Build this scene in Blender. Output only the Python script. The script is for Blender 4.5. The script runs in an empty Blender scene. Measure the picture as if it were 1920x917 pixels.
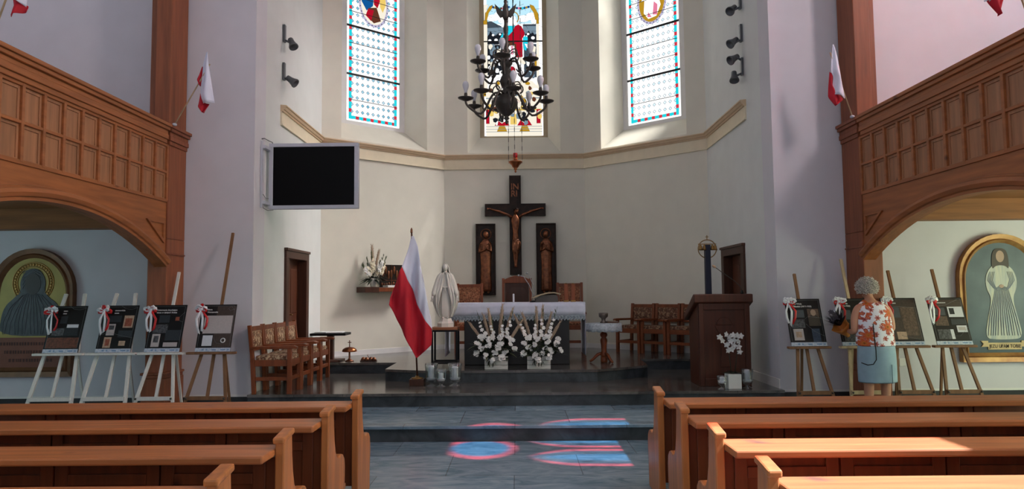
import bpy, math, random
from mathutils import Vector, Matrix
PI = math.pi
SC = bpy.context.scene
COL = SC.collection
random.seed(7)

# ------------------------------------------------------------------ camera, sky, sun, exposure
def look_camera():
    f, p, y, r = 1350.2, .0682, .0075, -.0098
    cy, sy, cp, sp = math.cos(y), math.sin(y), math.cos(p), math.sin(p)
    fw = Vector((-sy*cp, cy*cp, sp)); r0 = Vector((cy, sy, 0)); u = r0.cross(fw)
    cr, sr = math.cos(r), math.sin(r)
    rt = r0*cr + u*sr; up = u*cr - r0*sr
    cam = bpy.data.cameras.new('camera'); o = bpy.data.objects.new('camera', cam); COL.objects.link(o)
    cam.sensor_width = 36; cam.lens = f/1920*36; cam.clip_end = 200; cam.clip_start = .05
    m = Matrix((rt, up, -fw)).transposed().to_4x4(); m.translation = Vector((.0473, 0, 1.58))
    o.matrix_world = m
    SC.camera = o
look_camera()
SC.view_settings.view_transform = 'Standard'
SC.view_settings.look = 'None'
SC.view_settings.gamma = 1
SC.view_settings.use_curve_mapping = False
SC.view_settings.exposure = 1.1
SC.cycles.max_bounces = 8
SC.cycles.diffuse_bounces = 5
SC.cycles.use_denoising = True
W = bpy.data.worlds.new('sky'); SC.world = W; W.use_nodes = True
WORLD_STRENGTH, WORLD_COL = .27, (.86, .92, 1.0)
W.node_tree.nodes['Background'].inputs[0].default_value = (*WORLD_COL, 1)
W.node_tree.nodes['Background'].inputs[1].default_value = WORLD_STRENGTH
SUN_DIR = Vector((1, -.035, 1.19)).normalized()
sl = bpy.data.lights.new('sun', 'SUN'); sl.energy = 11.0; sl.angle = .006; sl.color = (1, .97, .95)
so = bpy.data.objects.new('sun', sl); COL.objects.link(so)
so.rotation_euler = SUN_DIR.to_track_quat('Z', 'Y').to_euler(); so.location = SUN_DIR*30
# daylight strength of the stained glass (clear glass of each window)
GLASS_LEFT, GLASS_RIGHT = .62, .72
NAVE_RIGHT, NAVE_FAR, NAVE_LEFT = 3.0, 22.0, .5
AISLE_RIGHT, AISLE_LEFT = 10.0, 2.6
# area lamp added outside the right apse window, soft sky light for the chancel
al = bpy.data.lights.new('added_sky_lamp', 'AREA'); al.energy = 110000; al.shape = 'RECTANGLE'; al.size = 4.5; al.size_y = 4; al.color = (1, .97, .93)
ao = bpy.data.objects.new('added_sky_lamp', al); COL.objects.link(ao); ao.location = (9, 14.6, 12.3)
ao.rotation_euler = (Vector((9, 14.6, 12.3))-Vector((2.7, 13.7, 6.7))).to_track_quat('Z', 'Y').to_euler()

# ------------------------------------------------------------------ helpers
def lin(c):
    c = c/255
    return c/12.92 if c <= .04045 else ((c+.055)/1.055)**2.4
def rgb(*c): return (lin(c[0]), lin(c[1]), lin(c[2]), 1)

def mat(name, c, rough=.6, metal=0, var=.12, scale=6, stretch=(1, 1, 1), bump=0, spec=.5, c2=None, detail=4, coat=0):
    m = bpy.data.materials.new(name); m.use_nodes = True
    nt = m.node_tree; b = nt.nodes['Principled BSDF']
    b.inputs['Roughness'].default_value = rough; b.inputs['Metallic'].default_value = metal
    b.inputs['Specular IOR Level'].default_value = spec
    if coat: b.inputs['Coat Weight'].default_value = coat; b.inputs['Coat Roughness'].default_value = .15
    tc = nt.nodes.new('ShaderNodeTexCoord'); mp = nt.nodes.new('ShaderNodeMapping')
    mp.inputs['Scale'].default_value = stretch
    nz = nt.nodes.new('ShaderNodeTexNoise'); nz.inputs['Scale'].default_value = scale; nz.inputs['Detail'].default_value = detail
    rp = nt.nodes.new('ShaderNodeValToRGB')
    a = rgb(*c)
    if c2: d, e = a, rgb(*c2)
    else:
        d = tuple(max(0, x*(1-var)) for x in a[:3])+(1,); e = tuple(min(1, x*(1+var)) for x in a[:3])+(1,)
    rp.color_ramp.elements[0].position = .3; rp.color_ramp.elements[0].color = d
    rp.color_ramp.elements[1].position = .7; rp.color_ramp.elements[1].color = e
    L = nt.links.new
    L(tc.outputs['Object'], mp.inputs['Vector']); L(mp.outputs[0], nz.inputs['Vector'])
    L(nz.outputs['Fac'], rp.inputs['Fac']); L(rp.outputs[0], b.inputs['Base Color'])
    if bump:
        bp = nt.nodes.new('ShaderNodeBump'); bp.inputs['Strength'].default_value = bump; bp.inputs['Distance'].default_value = .01
        L(nz.outputs['Fac'], bp.inputs['Height']); L(bp.outputs[0], b.inputs['Normal'])
    return m
def wood(name, c, axis='x', rough=.45, dark=.62, coat=0, knots=True):
    st = {'x': (.7, 9, 9), 'y': (9, .7, 9), 'z': (9, 9, .7)}[axis]
    d = tuple(x*dark**.45 for x in c)
    m = mat(name, d, rough, 0, scale=2.2, stretch=st, c2=c, detail=7, bump=.05, spec=.4, coat=coat)
    if knots:
        nt = m.node_tree; b = nt.nodes['Principled BSDF']; L = nt.links.new
        tc = nt.nodes.new('ShaderNodeTexCoord'); vo = nt.nodes.new('ShaderNodeTexVoronoi'); vo.inputs['Scale'].default_value = 2.6
        mp = nt.nodes.new('ShaderNodeMapping'); mp.inputs['Scale'].default_value = {'x': (.6, 1, 1), 'y': (1, .6, 1), 'z': (1, 1, .6)}[axis]
        L(tc.outputs['Object'], mp.inputs[0]); L(mp.outputs[0], vo.inputs['Vector'])
        r = nt.nodes.new('ShaderNodeValToRGB'); r.color_ramp.elements[0].position = .03; r.color_ramp.elements[0].color = (.3, .25, .22, 1)
        r.color_ramp.elements[1].position = .1; r.color_ramp.elements[1].color = (1, 1, 1, 1)
        L(vo.outputs['Distance'], r.inputs[0])
        mx = nt.nodes.new('ShaderNodeMixRGB'); mx.blend_type = 'MULTIPLY'; mx.inputs[0].default_value = 1
        src = b.inputs['Base Color'].links[0].from_socket
        L(src, mx.inputs[1]); L(r.outputs[0], mx.inputs[2]); L(mx.outputs[0], b.inputs['Base Color'])
    return m
def emit(name, c, s, thru=None):
    m = bpy.data.materials.new(name); m.use_nodes = True; nt = m.node_tree
    nt.nodes.remove(nt.nodes['Principled BSDF']); out = nt.nodes['Material Output']
    e = nt.nodes.new('ShaderNodeEmission'); e.inputs[0].default_value = rgb(*c); e.inputs[1].default_value = s
    if thru:
        t = nt.nodes.new('ShaderNodeBsdfTransparent'); t.inputs[0].default_value = rgb(*thru)
        a = nt.nodes.new('ShaderNodeAddShader'); nt.links.new(e.outputs[0], a.inputs[0]); nt.links.new(t.outputs[0], a.inputs[1])
        nt.links.new(a.outputs[0], out.inputs[0])
    else: nt.links.new(e.outputs[0], out.inputs[0])
    return m
def glass(name):
    m = bpy.data.materials.new(name); m.use_nodes = True; nt = m.node_tree; nt.nodes.remove(nt.nodes['Principled BSDF'])
    out = nt.nodes['Material Output']; L = nt.links.new
    g = nt.nodes.new('ShaderNodeBsdfGlossy'); g.inputs['Roughness'].default_value = .03; g.inputs['Color'].default_value = (.9, .93, .95, 1)
    t = nt.nodes.new('ShaderNodeBsdfTransparent'); t.inputs[0].default_value = rgb(243, 247, 247)
    lw = nt.nodes.new('ShaderNodeLayerWeight'); lw.inputs[0].default_value = .3
    mp = nt.nodes.new('ShaderNodeMapRange'); mp.inputs[3].default_value = .10; mp.inputs[4].default_value = .95
    mx = nt.nodes.new('ShaderNodeMixShader'); pw = nt.nodes.new('ShaderNodeMath'); pw.operation = 'POWER'; pw.inputs[1].default_value = 1.5
    L(lw.outputs['Facing'], pw.inputs[0]); L(pw.outputs[0], mp.inputs[0]); L(mp.outputs[0], mx.inputs[0]); L(t.outputs[0], mx.inputs[1]); L(g.outputs[0], mx.inputs[2]); L(mx.outputs[0], out.inputs[0])
    return m

class MB:
    def __init__(s): s.v = []; s.f = []; s.mi = []; s.sm = []; s.M = None
    def add(s, V, F, mi=0, smooth=False):
        n = len(s.v)
        for p in V:
            p = Vector(p); s.v.append(s.M @ p if s.M else p)
        for f in F: s.f.append([i+n for i in f]); s.mi.append(mi); s.sm.append(smooth)
        return s
    def box(s, x0, x1, y0, y1, z0, z1, mi=0):
        x0, x1 = min(x0, x1), max(x0, x1); y0, y1 = min(y0, y1), max(y0, y1); z0, z1 = min(z0, z1), max(z0, z1)
        V = [(x, y, z) for z in (z0, z1) for y in (y0, y1) for x in (x0, x1)]
        return s.add(V, [(0, 2, 3, 1), (4, 5, 7, 6), (0, 1, 5, 4), (2, 6, 7, 3), (0, 4, 6, 2), (1, 3, 7, 5)], mi)
    def cb(s, c, d, mi=0, rz=0, rx=0, ry=0):
        M0 = s.M; R = Matrix.Translation(c) @ Matrix.Rotation(rz, 4, 'Z') @ Matrix.Rotation(ry, 4, 'Y') @ Matrix.Rotation(rx, 4, 'X')
        s.M = (M0 @ R) if M0 else R
        s.box(-d[0]/2, d[0]/2, -d[1]/2, d[1]/2, -d[2]/2, d[2]/2, mi); s.M = M0
        return s
    def prism(s, poly, a0, a1, plane='xy', mi=0):
        n = len(poly)
        def P(p, a): return {'xy': (p[0], p[1], a), 'xz': (p[0], a, p[1]), 'yz': (a, p[0], p[1])}[plane]
        V = [P(p, a0) for p in poly]+[P(p, a1) for p in poly]
        area = sum(poly[i][0]*poly[(i+1) % n][1]-poly[(i+1) % n][0]*poly[i][1] for i in range(n))
        F = [tuple(range(n))[::-1], tuple(range(n, 2*n))]+[(i, (i+1) % n, n+(i+1) % n, n+i) for i in range(n)]
        if ((area > 0) != (a1 > a0)) != (plane == 'xz'): F = [tuple(reversed(f)) for f in F]
        return s.add(V, F, mi)
    def bar(s, a, b, w, d, mi=0, up=(0, 0, 1)):
        a, b = Vector(a), Vector(b); z = (b-a).normalized(); u = Vector(up)
        if abs(z.dot(u)) > .98: u = Vector((0, 1, 0))
        x = u.cross(z).normalized(); y = z.cross(x)
        V = [p+x*(i*w/2)+y*(j*d/2) for p in (a, b) for j in (-1, 1) for i in (-1, 1)]
        return s.add(V, [(0, 2, 3, 1), (4, 5, 7, 6), (0, 1, 5, 4), (2, 6, 7, 3), (0, 4, 6, 2), (1, 3, 7, 5)], mi)
    def tube(s, pts, r, n=8, mi=0, closed=False, flat=1.0):
        pts = [Vector(p) for p in pts]; k = len(pts)
        if not isinstance(r, (list, tuple)): r = [r]*k
        V = []; ref = None
        for i, p in enumerate(pts):
            if closed: t = pts[(i+1) % k]-pts[i-1]
            else: t = pts[min(i+1, k-1)]-pts[max(i-1, 0)]
            t.normalize()
            if ref is None:
                ref = Vector((0, 0, 1)) if abs(t.z) < .9 else Vector((1, 0, 0))
            x = (ref-t*ref.dot(t)).normalized(); ref = x; y = t.cross(x)
            for j in range(n):
                a = 2*PI*j/n; V.append(p+(x*math.cos(a)+y*math.sin(a)*flat)*r[i])
        F = [(i*n+j, i*n+(j+1) % n, (i+1)*n+(j+1) % n, (i+1)*n+j) for i in range(k-1) for j in range(n)]
        if closed: F += [((k-1)*n+j, (k-1)*n+(j+1) % n, (j+1) % n, j) for j in range(n)]
        else: F += [tuple(range(n))[::-1], tuple(range((k-1)*n, k*n))]
        return s.add(V, F, mi, True)
    def lathe(s, prof, n=20, c=(0, 0, 0), mi=0, sx=1, sy=1, fold=None, caps=True, phase=0):
        V = []
        for i, (r, z) in enumerate(prof):
            for j in range(n):
                a = 2*PI*j/n+phase; q = r*(fold(a, i/(len(prof)-1)) if fold else 1)
                V.append((c[0]+q*math.cos(a)*sx, c[1]+q*math.sin(a)*sy, c[2]+z))
        k = len(prof)
        F = [(i*n+j, i*n+(j+1) % n, (i+1)*n+(j+1) % n, (i+1)*n+j) for i in range(k-1) for j in range(n)]
        if caps: F += [tuple(range(n))[::-1], tuple(range((k-1)*n, k*n))]
        return s.add(V, F, mi, True)
    def ell(s, c, r, n=12, m=8, mi=0, R=None):
        if not isinstance(r, (tuple, list)): r = (r, r, r)
        V = [Vector((0, 0, -r[2]))]
        for i in range(1, m):
            t = PI*i/m
            for j in range(n):
                a = 2*PI*j/n; V.append(Vector((r[0]*math.sin(t)*math.cos(a), r[1]*math.sin(t)*math.sin(a), -r[2]*math.cos(t))))
        V.append(Vector((0, 0, r[2])))
        if R: V = [R @ v for v in V]
        V = [v+Vector(c) for v in V]
        F = [(0, 1+(j+1) % n, 1+j) for j in range(n)]
        F += [(1+i*n+j, 1+i*n+(j+1) % n, 1+(i+1)*n+(j+1) % n, 1+(i+1)*n+j) for i in range(m-2) for j in range(n)]
        F += [(len(V)-1, 1+(m-2)*n+j, 1+(m-2)*n+(j+1) % n) for j in range(n)]
        return s.add(V, F, mi, True)
    def grid(s, fn, nu, nv, mi=0, smooth=True):
        V = [fn(i/nu, j/nv) for j in range(nv+1) for i in range(nu+1)]
        F = [(j*(nu+1)+i, j*(nu+1)+i+1, (j+1)*(nu+1)+i+1, (j+1)*(nu+1)+i) for j in range(nv) for i in range(nu)]
        return s.add(V, F, mi, smooth)
    def poly(s, pts, mi=0): return s.add(pts, [tuple(range(len(pts)))], mi)
    def build(s, name, m, parent=None, bevel=0, solid=0, sub=0):
        me = bpy.data.meshes.new(name); me.from_pydata([tuple(v) for v in s.v], [], s.f)
        for x in (m if isinstance(m, (list, tuple)) else [m]): me.materials.append(x)
        me.polygons.foreach_set('material_index', s.mi); me.polygons.foreach_set('use_smooth', s.sm); me.update()
        o = bpy.data.objects.new(name, me); COL.objects.link(o)
        if parent: o.parent = parent
        if solid:
            q = o.modifiers.new('t', 'SOLIDIFY'); q.thickness = solid; q.offset = 0
        if bevel:
            q = o.modifiers.new('b', 'BEVEL'); q.width = bevel; q.segments = 2; q.limit_method = 'ANGLE'; q.angle_limit = .7
        if sub:
            q = o.modifiers.new('s', 'SUBSURF'); q.levels = q.render_levels = sub
        return o
def tag(o, label, cat, group=None, kind=None):
    o['label'] = label; o['category'] = cat
    if group: o['group'] = group
    if kind: o['kind'] = kind
    return o
def thing(name, label, cat, loc=(0, 0, 0), rz=0, group=None, rx=0):
    o = bpy.data.objects.new(name, None); COL.objects.link(o); o.location = loc; o.rotation_euler = (rx, 0, rz)
    o.empty_display_size = .1
    return tag(o, label, cat, group)
def struct(o): o['kind'] = 'structure'; return o
def kids(o): return [c for c in bpy.data.objects if c.parent == o]
def dup(root, loc, rz=None, label=None, group=None):
    def cp(o, par):
        c = o.copy(); COL.objects.link(c)
        if par: c.parent = par
        for k in kids(o): cp(k, c)
        return c
    r = cp(root, None); r.location = loc
    if rz is not None: r.rotation_euler = (r.rotation_euler[0], 0, rz)
    if label: r['label'] = label
    if group: r['group'] = group
    return r
def text(name, body, size, m, parent, loc, rot=(PI/2, 0, 0), align='LEFT', ext=.0006, sx=1, bold=0):
    cu = bpy.data.curves.new(name, 'FONT'); cu.body = body; cu.size = size; cu.extrude = ext; cu.align_x = align; cu.offset = bold
    cu.materials.append(m); o = bpy.data.objects.new(name, cu); COL.objects.link(o); o.parent = parent
    o.location = loc; o.rotation_euler = rot; o.scale = (sx, 1, 1); return o
def arcp(cx, cy, r, a0, a1, n): return [(cx+r*math.cos(a0+(a1-a0)*i/n), cy+r*math.sin(a0+(a1-a0)*i/n)) for i in range(n+1)]
def bez(a, b, c, d, n=8):
    a, b, c, d = map(Vector, (a, b, c, d)); o = []
    for i in range(n+1):
        t = i/n; o.append(a*(1-t)**3+b*3*t*(1-t)**2+c*3*t*t*(1-t)+d*t**3)
    return o

# ------------------------------------------------------------------ materials
plaster = mat('nave_plaster', (210, 208, 214), .9, var=.03, scale=3, bump=.03)
plaster_c = mat('chancel_plaster', (218, 214, 200), .9, var=.03, scale=3, bump=.03)
plaster_s = mat('chancel_side_plaster', (214, 217, 215), .9, var=.03, scale=3, bump=.03)
cornice_m = mat('cornice_paint', (224, 211, 184), .8, var=.04)
white_m = mat('white_paint', (225, 224, 222), .7, var=.03)
jamb_m = mat('window_frame_paint', (176, 160, 132), .8, var=.05)
skirt_m = mat('dark_skirting', (38, 40, 42), .4, var=.2)
pew_w = wood('pew_wood', (200, 122, 68), 'x', .42, coat=.05)
pew_end_w = wood('pew_end_wood', (208, 130, 70), 'z', .38, coat=.08)
pew_dark = wood('pew_back_wood', (128, 66, 32), 'z', .45)
gal_w = wood('gallery_wood', (172, 104, 58), 'y', .5)
gal_p = wood('gallery_panel_wood', (176, 122, 86), 'z', .5)
post_w = wood('post_wood', (150, 86, 54), 'z', .5)
beam_w = wood('beam_wood', (150, 96, 52), 'x', .6)
chair_w = wood('chair_wood', (136, 70, 36), 'z', .4, knots=False)
dark_w = wood('dark_oak', (74, 40, 24), 'z', .45, knots=False)
ambo_w = wood('ambo_wood', (88, 45, 27), 'z', .42, knots=False)
door_w = wood('door_wood', (96, 52, 32), 'z', .45, knots=False)
easel_white = mat('white_easel_wood', (214, 212, 205), .6, var=.06, scale=8, stretch=(6, 6, 1))
easel_pale = wood('pale_easel_wood', (205, 180, 142), 'z', .6, knots=False)
easel_brown = wood('brown_easel_wood', (134, 94, 62), 'z', .6, knots=False)
black_m = mat('black_board', (14, 15, 18), .35, var=.2)
blackmetal = mat('black_metal', (22, 22, 24), .45, .6)
iron = mat('dark_iron', (70, 64, 58), .4, .45, var=.25)
bronze = mat('bronze', (150, 94, 64), .36, .75, c2=(92, 56, 40), scale=14)
bronze_dk = mat('dark_bronze', (52, 36, 28), .5, .6, c2=(30, 22, 18), scale=12, bump=.2)
brass = mat('brass', (146, 112, 66), .3, .9, var=.15)
copper = mat('copper_brass', (160, 96, 60), .3, .9)
porc = mat('statue_white', (226, 222, 212), .38, var=.03)
cloth_w = mat('white_linen', (206, 210, 226), .85, var=.04, scale=20)
lace_m = mat('lace', (178, 188, 196), .9, c2=(120, 132, 140), scale=60)
flag_w = mat('flag_white', (222, 224, 240), .75, var=.03)
flag_r = mat('flag_red', (190, 12, 38), .7, var=.08)
wax = mat('candle_wax', (236, 234, 240), .5, var=.02)
glass_m = glass('clear_glass')
bulb_m = mat('frosted_bulb', (214, 214, 220), .25, var=.02)
red_glass = mat('red_glass', (190, 10, 20), .15, var=.1)
grey_m = mat('tv_frame_grey', (190, 192, 202), .45, var=.02)
screen_m = mat('tv_screen', (5, 4, 6), .4, var=.1, spec=.12)
spot_m = mat('spotlight_grey', (92, 94, 98), .4, .5)
leaf_d = mat('dark_leaf', (34, 42, 28), .6, var=.35, scale=9)
leaf_g = mat('green_leaf', (74, 84, 54), .6, var=.3, scale=9)
petal_w = mat('white_petal', (232, 230, 226), .6, var=.05)
cream_p = mat('cream_petal', (226, 214, 188), .6, var=.08)
pampas_m = mat('pampas', (170, 148, 126), .9, var=.15, scale=30)
paper_m = mat('paper', (226, 226, 224), .8, var=.02)
navy = mat('navy_steel', (26, 28, 48), .4, .3)
gold_m = mat('gilt', (170, 132, 74), .4, .5, var=.2, scale=10)
gild_dk = mat('old_gilt_frame', (110, 72, 44), .5, .2, var=.2, scale=10)
rib_w = mat('satin_white', (230, 230, 234), .35, var=.03)
rib_r = mat('satin_red', (196, 22, 26), .35, var=.06)
hair_m = mat('grey_hair', (196, 188, 178), .6, var=.18, scale=50)
skin_m = mat('skin', (196, 140, 112), .55, var=.05)
skirt_blue = mat('skirt_cloth', (150, 176, 190), .85, var=.05, scale=14)
orange_p = mat('orange_paper', (206, 128, 52), .6, var=.12)

def tapestry(name, bg, fg):
    m = mat(name, bg, .9); nt = m.node_tree; b = nt.nodes['Principled BSDF']; L = nt.links.new
    tc = nt.nodes.new('ShaderNodeTexCoord'); n1 = nt.nodes.new('ShaderNodeTexNoise'); n1.inputs['Scale'].default_value = 34; n1.inputs['Detail'].default_value = 3
    v = nt.nodes.new('ShaderNodeTexVoronoi'); v.inputs['Scale'].default_value = 26
    r = nt.nodes.new('ShaderNodeValToRGB'); r.color_ramp.interpolation = 'LINEAR'
    e = r.color_ramp.elements; e[0].position = .42; e[0].color = rgb(*bg); e[1].position = .55; e[1].color = rgb(*fg)
    x = e.new(.68); x.color = rgb(bg[0]*.7, bg[1]*.62, bg[2]*.55)
    mx = nt.nodes.new('ShaderNodeMixRGB'); mx.blend_type = 'MULTIPLY'; mx.inputs[0].default_value = .5
    L(tc.outputs['Object'], n1.inputs['Vector']); L(tc.outputs['Object'], v.inputs['Vector'])
    L(n1.outputs['Fac'], r.inputs[0]); L(r.outputs[0], mx.inputs[1]); L(v.outputs['Distance'], mx.inputs[2]); mx.blend_type = 'OVERLAY'; L(mx.outputs[0], b.inputs['Base Color'])
    return m
tap_m = tapestry('chair_tapestry', (188, 164, 132), (112, 68, 50))
tap_red = tapestry('red_tapestry', (122, 70, 48), (166, 116, 84))

def floral():
    m = mat('floral_cloth', (240, 236, 236), .8); nt = m.node_tree; b = nt.nodes['Principled BSDF']; L = nt.links.new
    def M(op, a, b_=None, c=None):
        n = nt.nodes.new('ShaderNodeMath'); n.operation = op
        for i, x in enumerate((a, b_, c)):
            if x is None: continue
            if isinstance(x, (int, float)): n.inputs[i].default_value = x
            else: L(x, n.inputs[i])
        return n.outputs[0]
    tc = nt.nodes.new('ShaderNodeTexCoord'); nz = nt.nodes.new('ShaderNodeTexNoise'); nz.inputs['Scale'].default_value = 30
    L(tc.outputs['Object'], nz.inputs['Vector'])
    def flowers(scale, R, lobes, cols, last, off):
        mp = nt.nodes.new('ShaderNodeMapping'); mp.inputs['Location'].default_value = off; L(tc.outputs['Object'], mp.inputs[0])
        v = nt.nodes.new('ShaderNodeTexVoronoi'); v.inputs['Scale'].default_value = scale; v.inputs['Randomness'].default_value = .8; L(mp.outputs[0], v.inputs['Vector'])
        sb = nt.nodes.new('ShaderNodeVectorMath'); sb.operation = 'SUBTRACT'; L(mp.outputs[0], sb.inputs[0]); L(v.outputs['Position'], sb.inputs[1])
        sp = nt.nodes.new('ShaderNodeSeparateXYZ'); L(sb.outputs[0], sp.inputs[0])
        r = M('SQRT', M('ADD', M('MULTIPLY', sp.outputs[0], sp.outputs[0]), M('MULTIPLY', sp.outputs[2], sp.outputs[2])))
        a = M('ARCTAN2', sp.outputs[2], sp.outputs[0])
        pet = M('ADD', .45, M('MULTIPLY', .55, M('ABSOLUTE', M('COSINE', M('MULTIPLY', a, lobes)))))
        q = M('ADD', M('DIVIDE', r, M('MULTIPLY', pet, R)), M('MULTIPLY', M('SUBTRACT', nz.outputs['Fac'], .5), .5))
        cr = nt.nodes.new('ShaderNodeValToRGB'); e = cr.color_ramp.elements; e[0].position = 0; e[0].color = rgb(*cols[0]); e[1].position = .95; e[1].color = rgb(*cols[-1])
        for i, c in enumerate(cols[1:-1]): x = e.new((i+1)/(len(cols)-1)*.95); x.color = rgb(*c)
        L(q, cr.inputs[0]); mx = nt.nodes.new('ShaderNodeMixRGB'); L(M('LESS_THAN', q, 1.0), mx.inputs[0])
        if isinstance(last, tuple): mx.inputs[1].default_value = last
        else: L(last, mx.inputs[1])
        L(cr.outputs[0], mx.inputs[2]); return mx.outputs[0]
    o = flowers(11, .033, 3, [(120, 40, 36), (176, 84, 76), (214, 160, 156)], rgb(236, 236, 242), (.3, .1, .2))
    o = flowers(5.6, .082, 3.5, [(120, 60, 20), (204, 120, 40), (196, 74, 34), (214, 120, 84), (150, 60, 50)], o, (0, 0, 0))
    L(o, b.inputs['Base Color']); return m
floral_m = floral()

def marble(name, c1, c2, rough, tile=(0, 0), joint=(30, 32, 34), spec=.5):
    m = mat(name, c1, rough, spec=spec); nt = m.node_tree; b = nt.nodes['Principled BSDF']; L = nt.links.new
    tc = nt.nodes.new('ShaderNodeTexCoord'); mp = nt.nodes.new('ShaderNodeMapping'); mp.inputs['Rotation'].default_value = (0, 0, .6); mp.inputs['Scale'].default_value = (1, 2.6, 1)
    n = nt.nodes.new('ShaderNodeTexNoise'); n.inputs['Scale'].default_value = 2.4; n.inputs['Detail'].default_value = 9; n.inputs['Distortion'].default_value = 1.6; n.inputs['Roughness'].default_value = .62
    r = nt.nodes.new('ShaderNodeValToRGB'); r.color_ramp.elements[0].position = .34; r.color_ramp.elements[0].color = rgb(*c1)
    r.color_ramp.elements[1].position = .68; r.color_ramp.elements[1].color = rgb(*c2)
    L(tc.outputs['Object'], mp.inputs[0]); L(mp.outputs[0], n.inputs['Vector']); L(n.outputs['Fac'], r.inputs[0])
    last = r.outputs[0]
    if tile[0]:
        br = nt.nodes.new('ShaderNodeTexBrick'); br.inputs['Scale'].default_value = 1; br.inputs['Brick Width'].default_value = tile[0]; br.inputs['Row Height'].default_value = tile[1]
        br.inputs['Mortar Size'].default_value = .004; br.inputs['Color1'].default_value = (1, 1, 1, 1); br.inputs['Color2'].default_value = (.55, .55, .57, 1)
        br.inputs['Mortar'].default_value = (.45, .45, .45, 1); br.inputs['Bias'].default_value = -.1
        L(tc.outputs['Object'], br.inputs['Vector'])
        mx = nt.nodes.new('ShaderNodeMixRGB'); mx.blend_type = 'MULTIPLY'; mx.inputs[0].default_value = 1
        L(last, mx.inputs[1]); L(br.outputs['Color'], mx.inputs[2]); last = mx.outputs[0]
    L(last, b.inputs['Base Color'])
    n2 = nt.nodes.new('ShaderNodeMapRange'); n2.inputs[3].default_value = rough*.75; n2.inputs[4].default_value = rough*1.4
    L(n.outputs['Fac'], n2.inputs[0]); L(n2.outputs[0], b.inputs['Roughness'])
    return m
marble_f = marble('blue_grey_marble', (100, 130, 148), (152, 172, 186), .22, (1.2, .8))
marble_d = marble('dark_marble_tiles', (74, 71, 68), (112, 107, 101), .15, (.62, .3), spec=.8)
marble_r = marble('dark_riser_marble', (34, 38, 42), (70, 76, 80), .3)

# ------------------------------------------------------------------ setting
AX, AY = 3.38, 9.29             # chancel arch corner
P1, P2 = Vector((3.40, 12.47)), Vector((1.402, 14.256))
TOP, CTOP = 11.5, 9.8
b = MB(); b.box(-8.2, 8.2, -4, 7.86, -.2, 0); struct(b.build('floor', marble_f))
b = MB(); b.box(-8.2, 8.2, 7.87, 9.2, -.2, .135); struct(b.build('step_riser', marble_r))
b = MB(); b.box(-8.2, 8.2, 7.84, 9.2, .135, .17); struct(b.build('step_tread', marble_f, bevel=.006))
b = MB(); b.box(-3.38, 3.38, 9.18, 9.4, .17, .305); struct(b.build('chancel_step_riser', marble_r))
b = MB(); b.box(-3.38, 3.38, 9.155, 9.4, .305, .34); b.box(-3.8, 3.8, 9.4, 15.2, .1, .34); struct(b.build('chancel_floor', marble_d))
plat = [(-3.39, 11.55), (-1.88, 11.5), (-1.88, 10.5), (-1.15, 10.2), (1.15, 10.2), (1.95, 10.75), (2.0, 11.72), (3.39, 11.66), (3.39, 12.47), (1.4, 14.25), (-1.4, 14.25), (-3.39, 12.47)]
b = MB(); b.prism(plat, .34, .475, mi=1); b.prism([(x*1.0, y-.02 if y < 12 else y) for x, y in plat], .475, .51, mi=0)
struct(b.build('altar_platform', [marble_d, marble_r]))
# front wall of the nave on both sides of the chancel opening
for s, n in ((-1, 'left'), (1, 'right')):
    b = MB(); b.box(s*AX, s*8.2, AY, AY+.4, .1, TOP); struct(b.build('wall_front_'+n, plaster))
    b = MB(); b.box(s*(AX+.02), s*7.9, AY-.02, AY+.01, .17, .30); struct(b.build('baseboard_'+n, skirt_m))
    b = MB(); b.box(s*(AX+.02), s*7.9, AY-.012, AY+.01, .30, .325); struct(b.build('baseboard_strip_'+n, white_m))
b = MB(); b.box(-AX, AX, AY, AY+.4, 9.4, TOP); struct(b.build('wall_arch_header', plaster))
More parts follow.
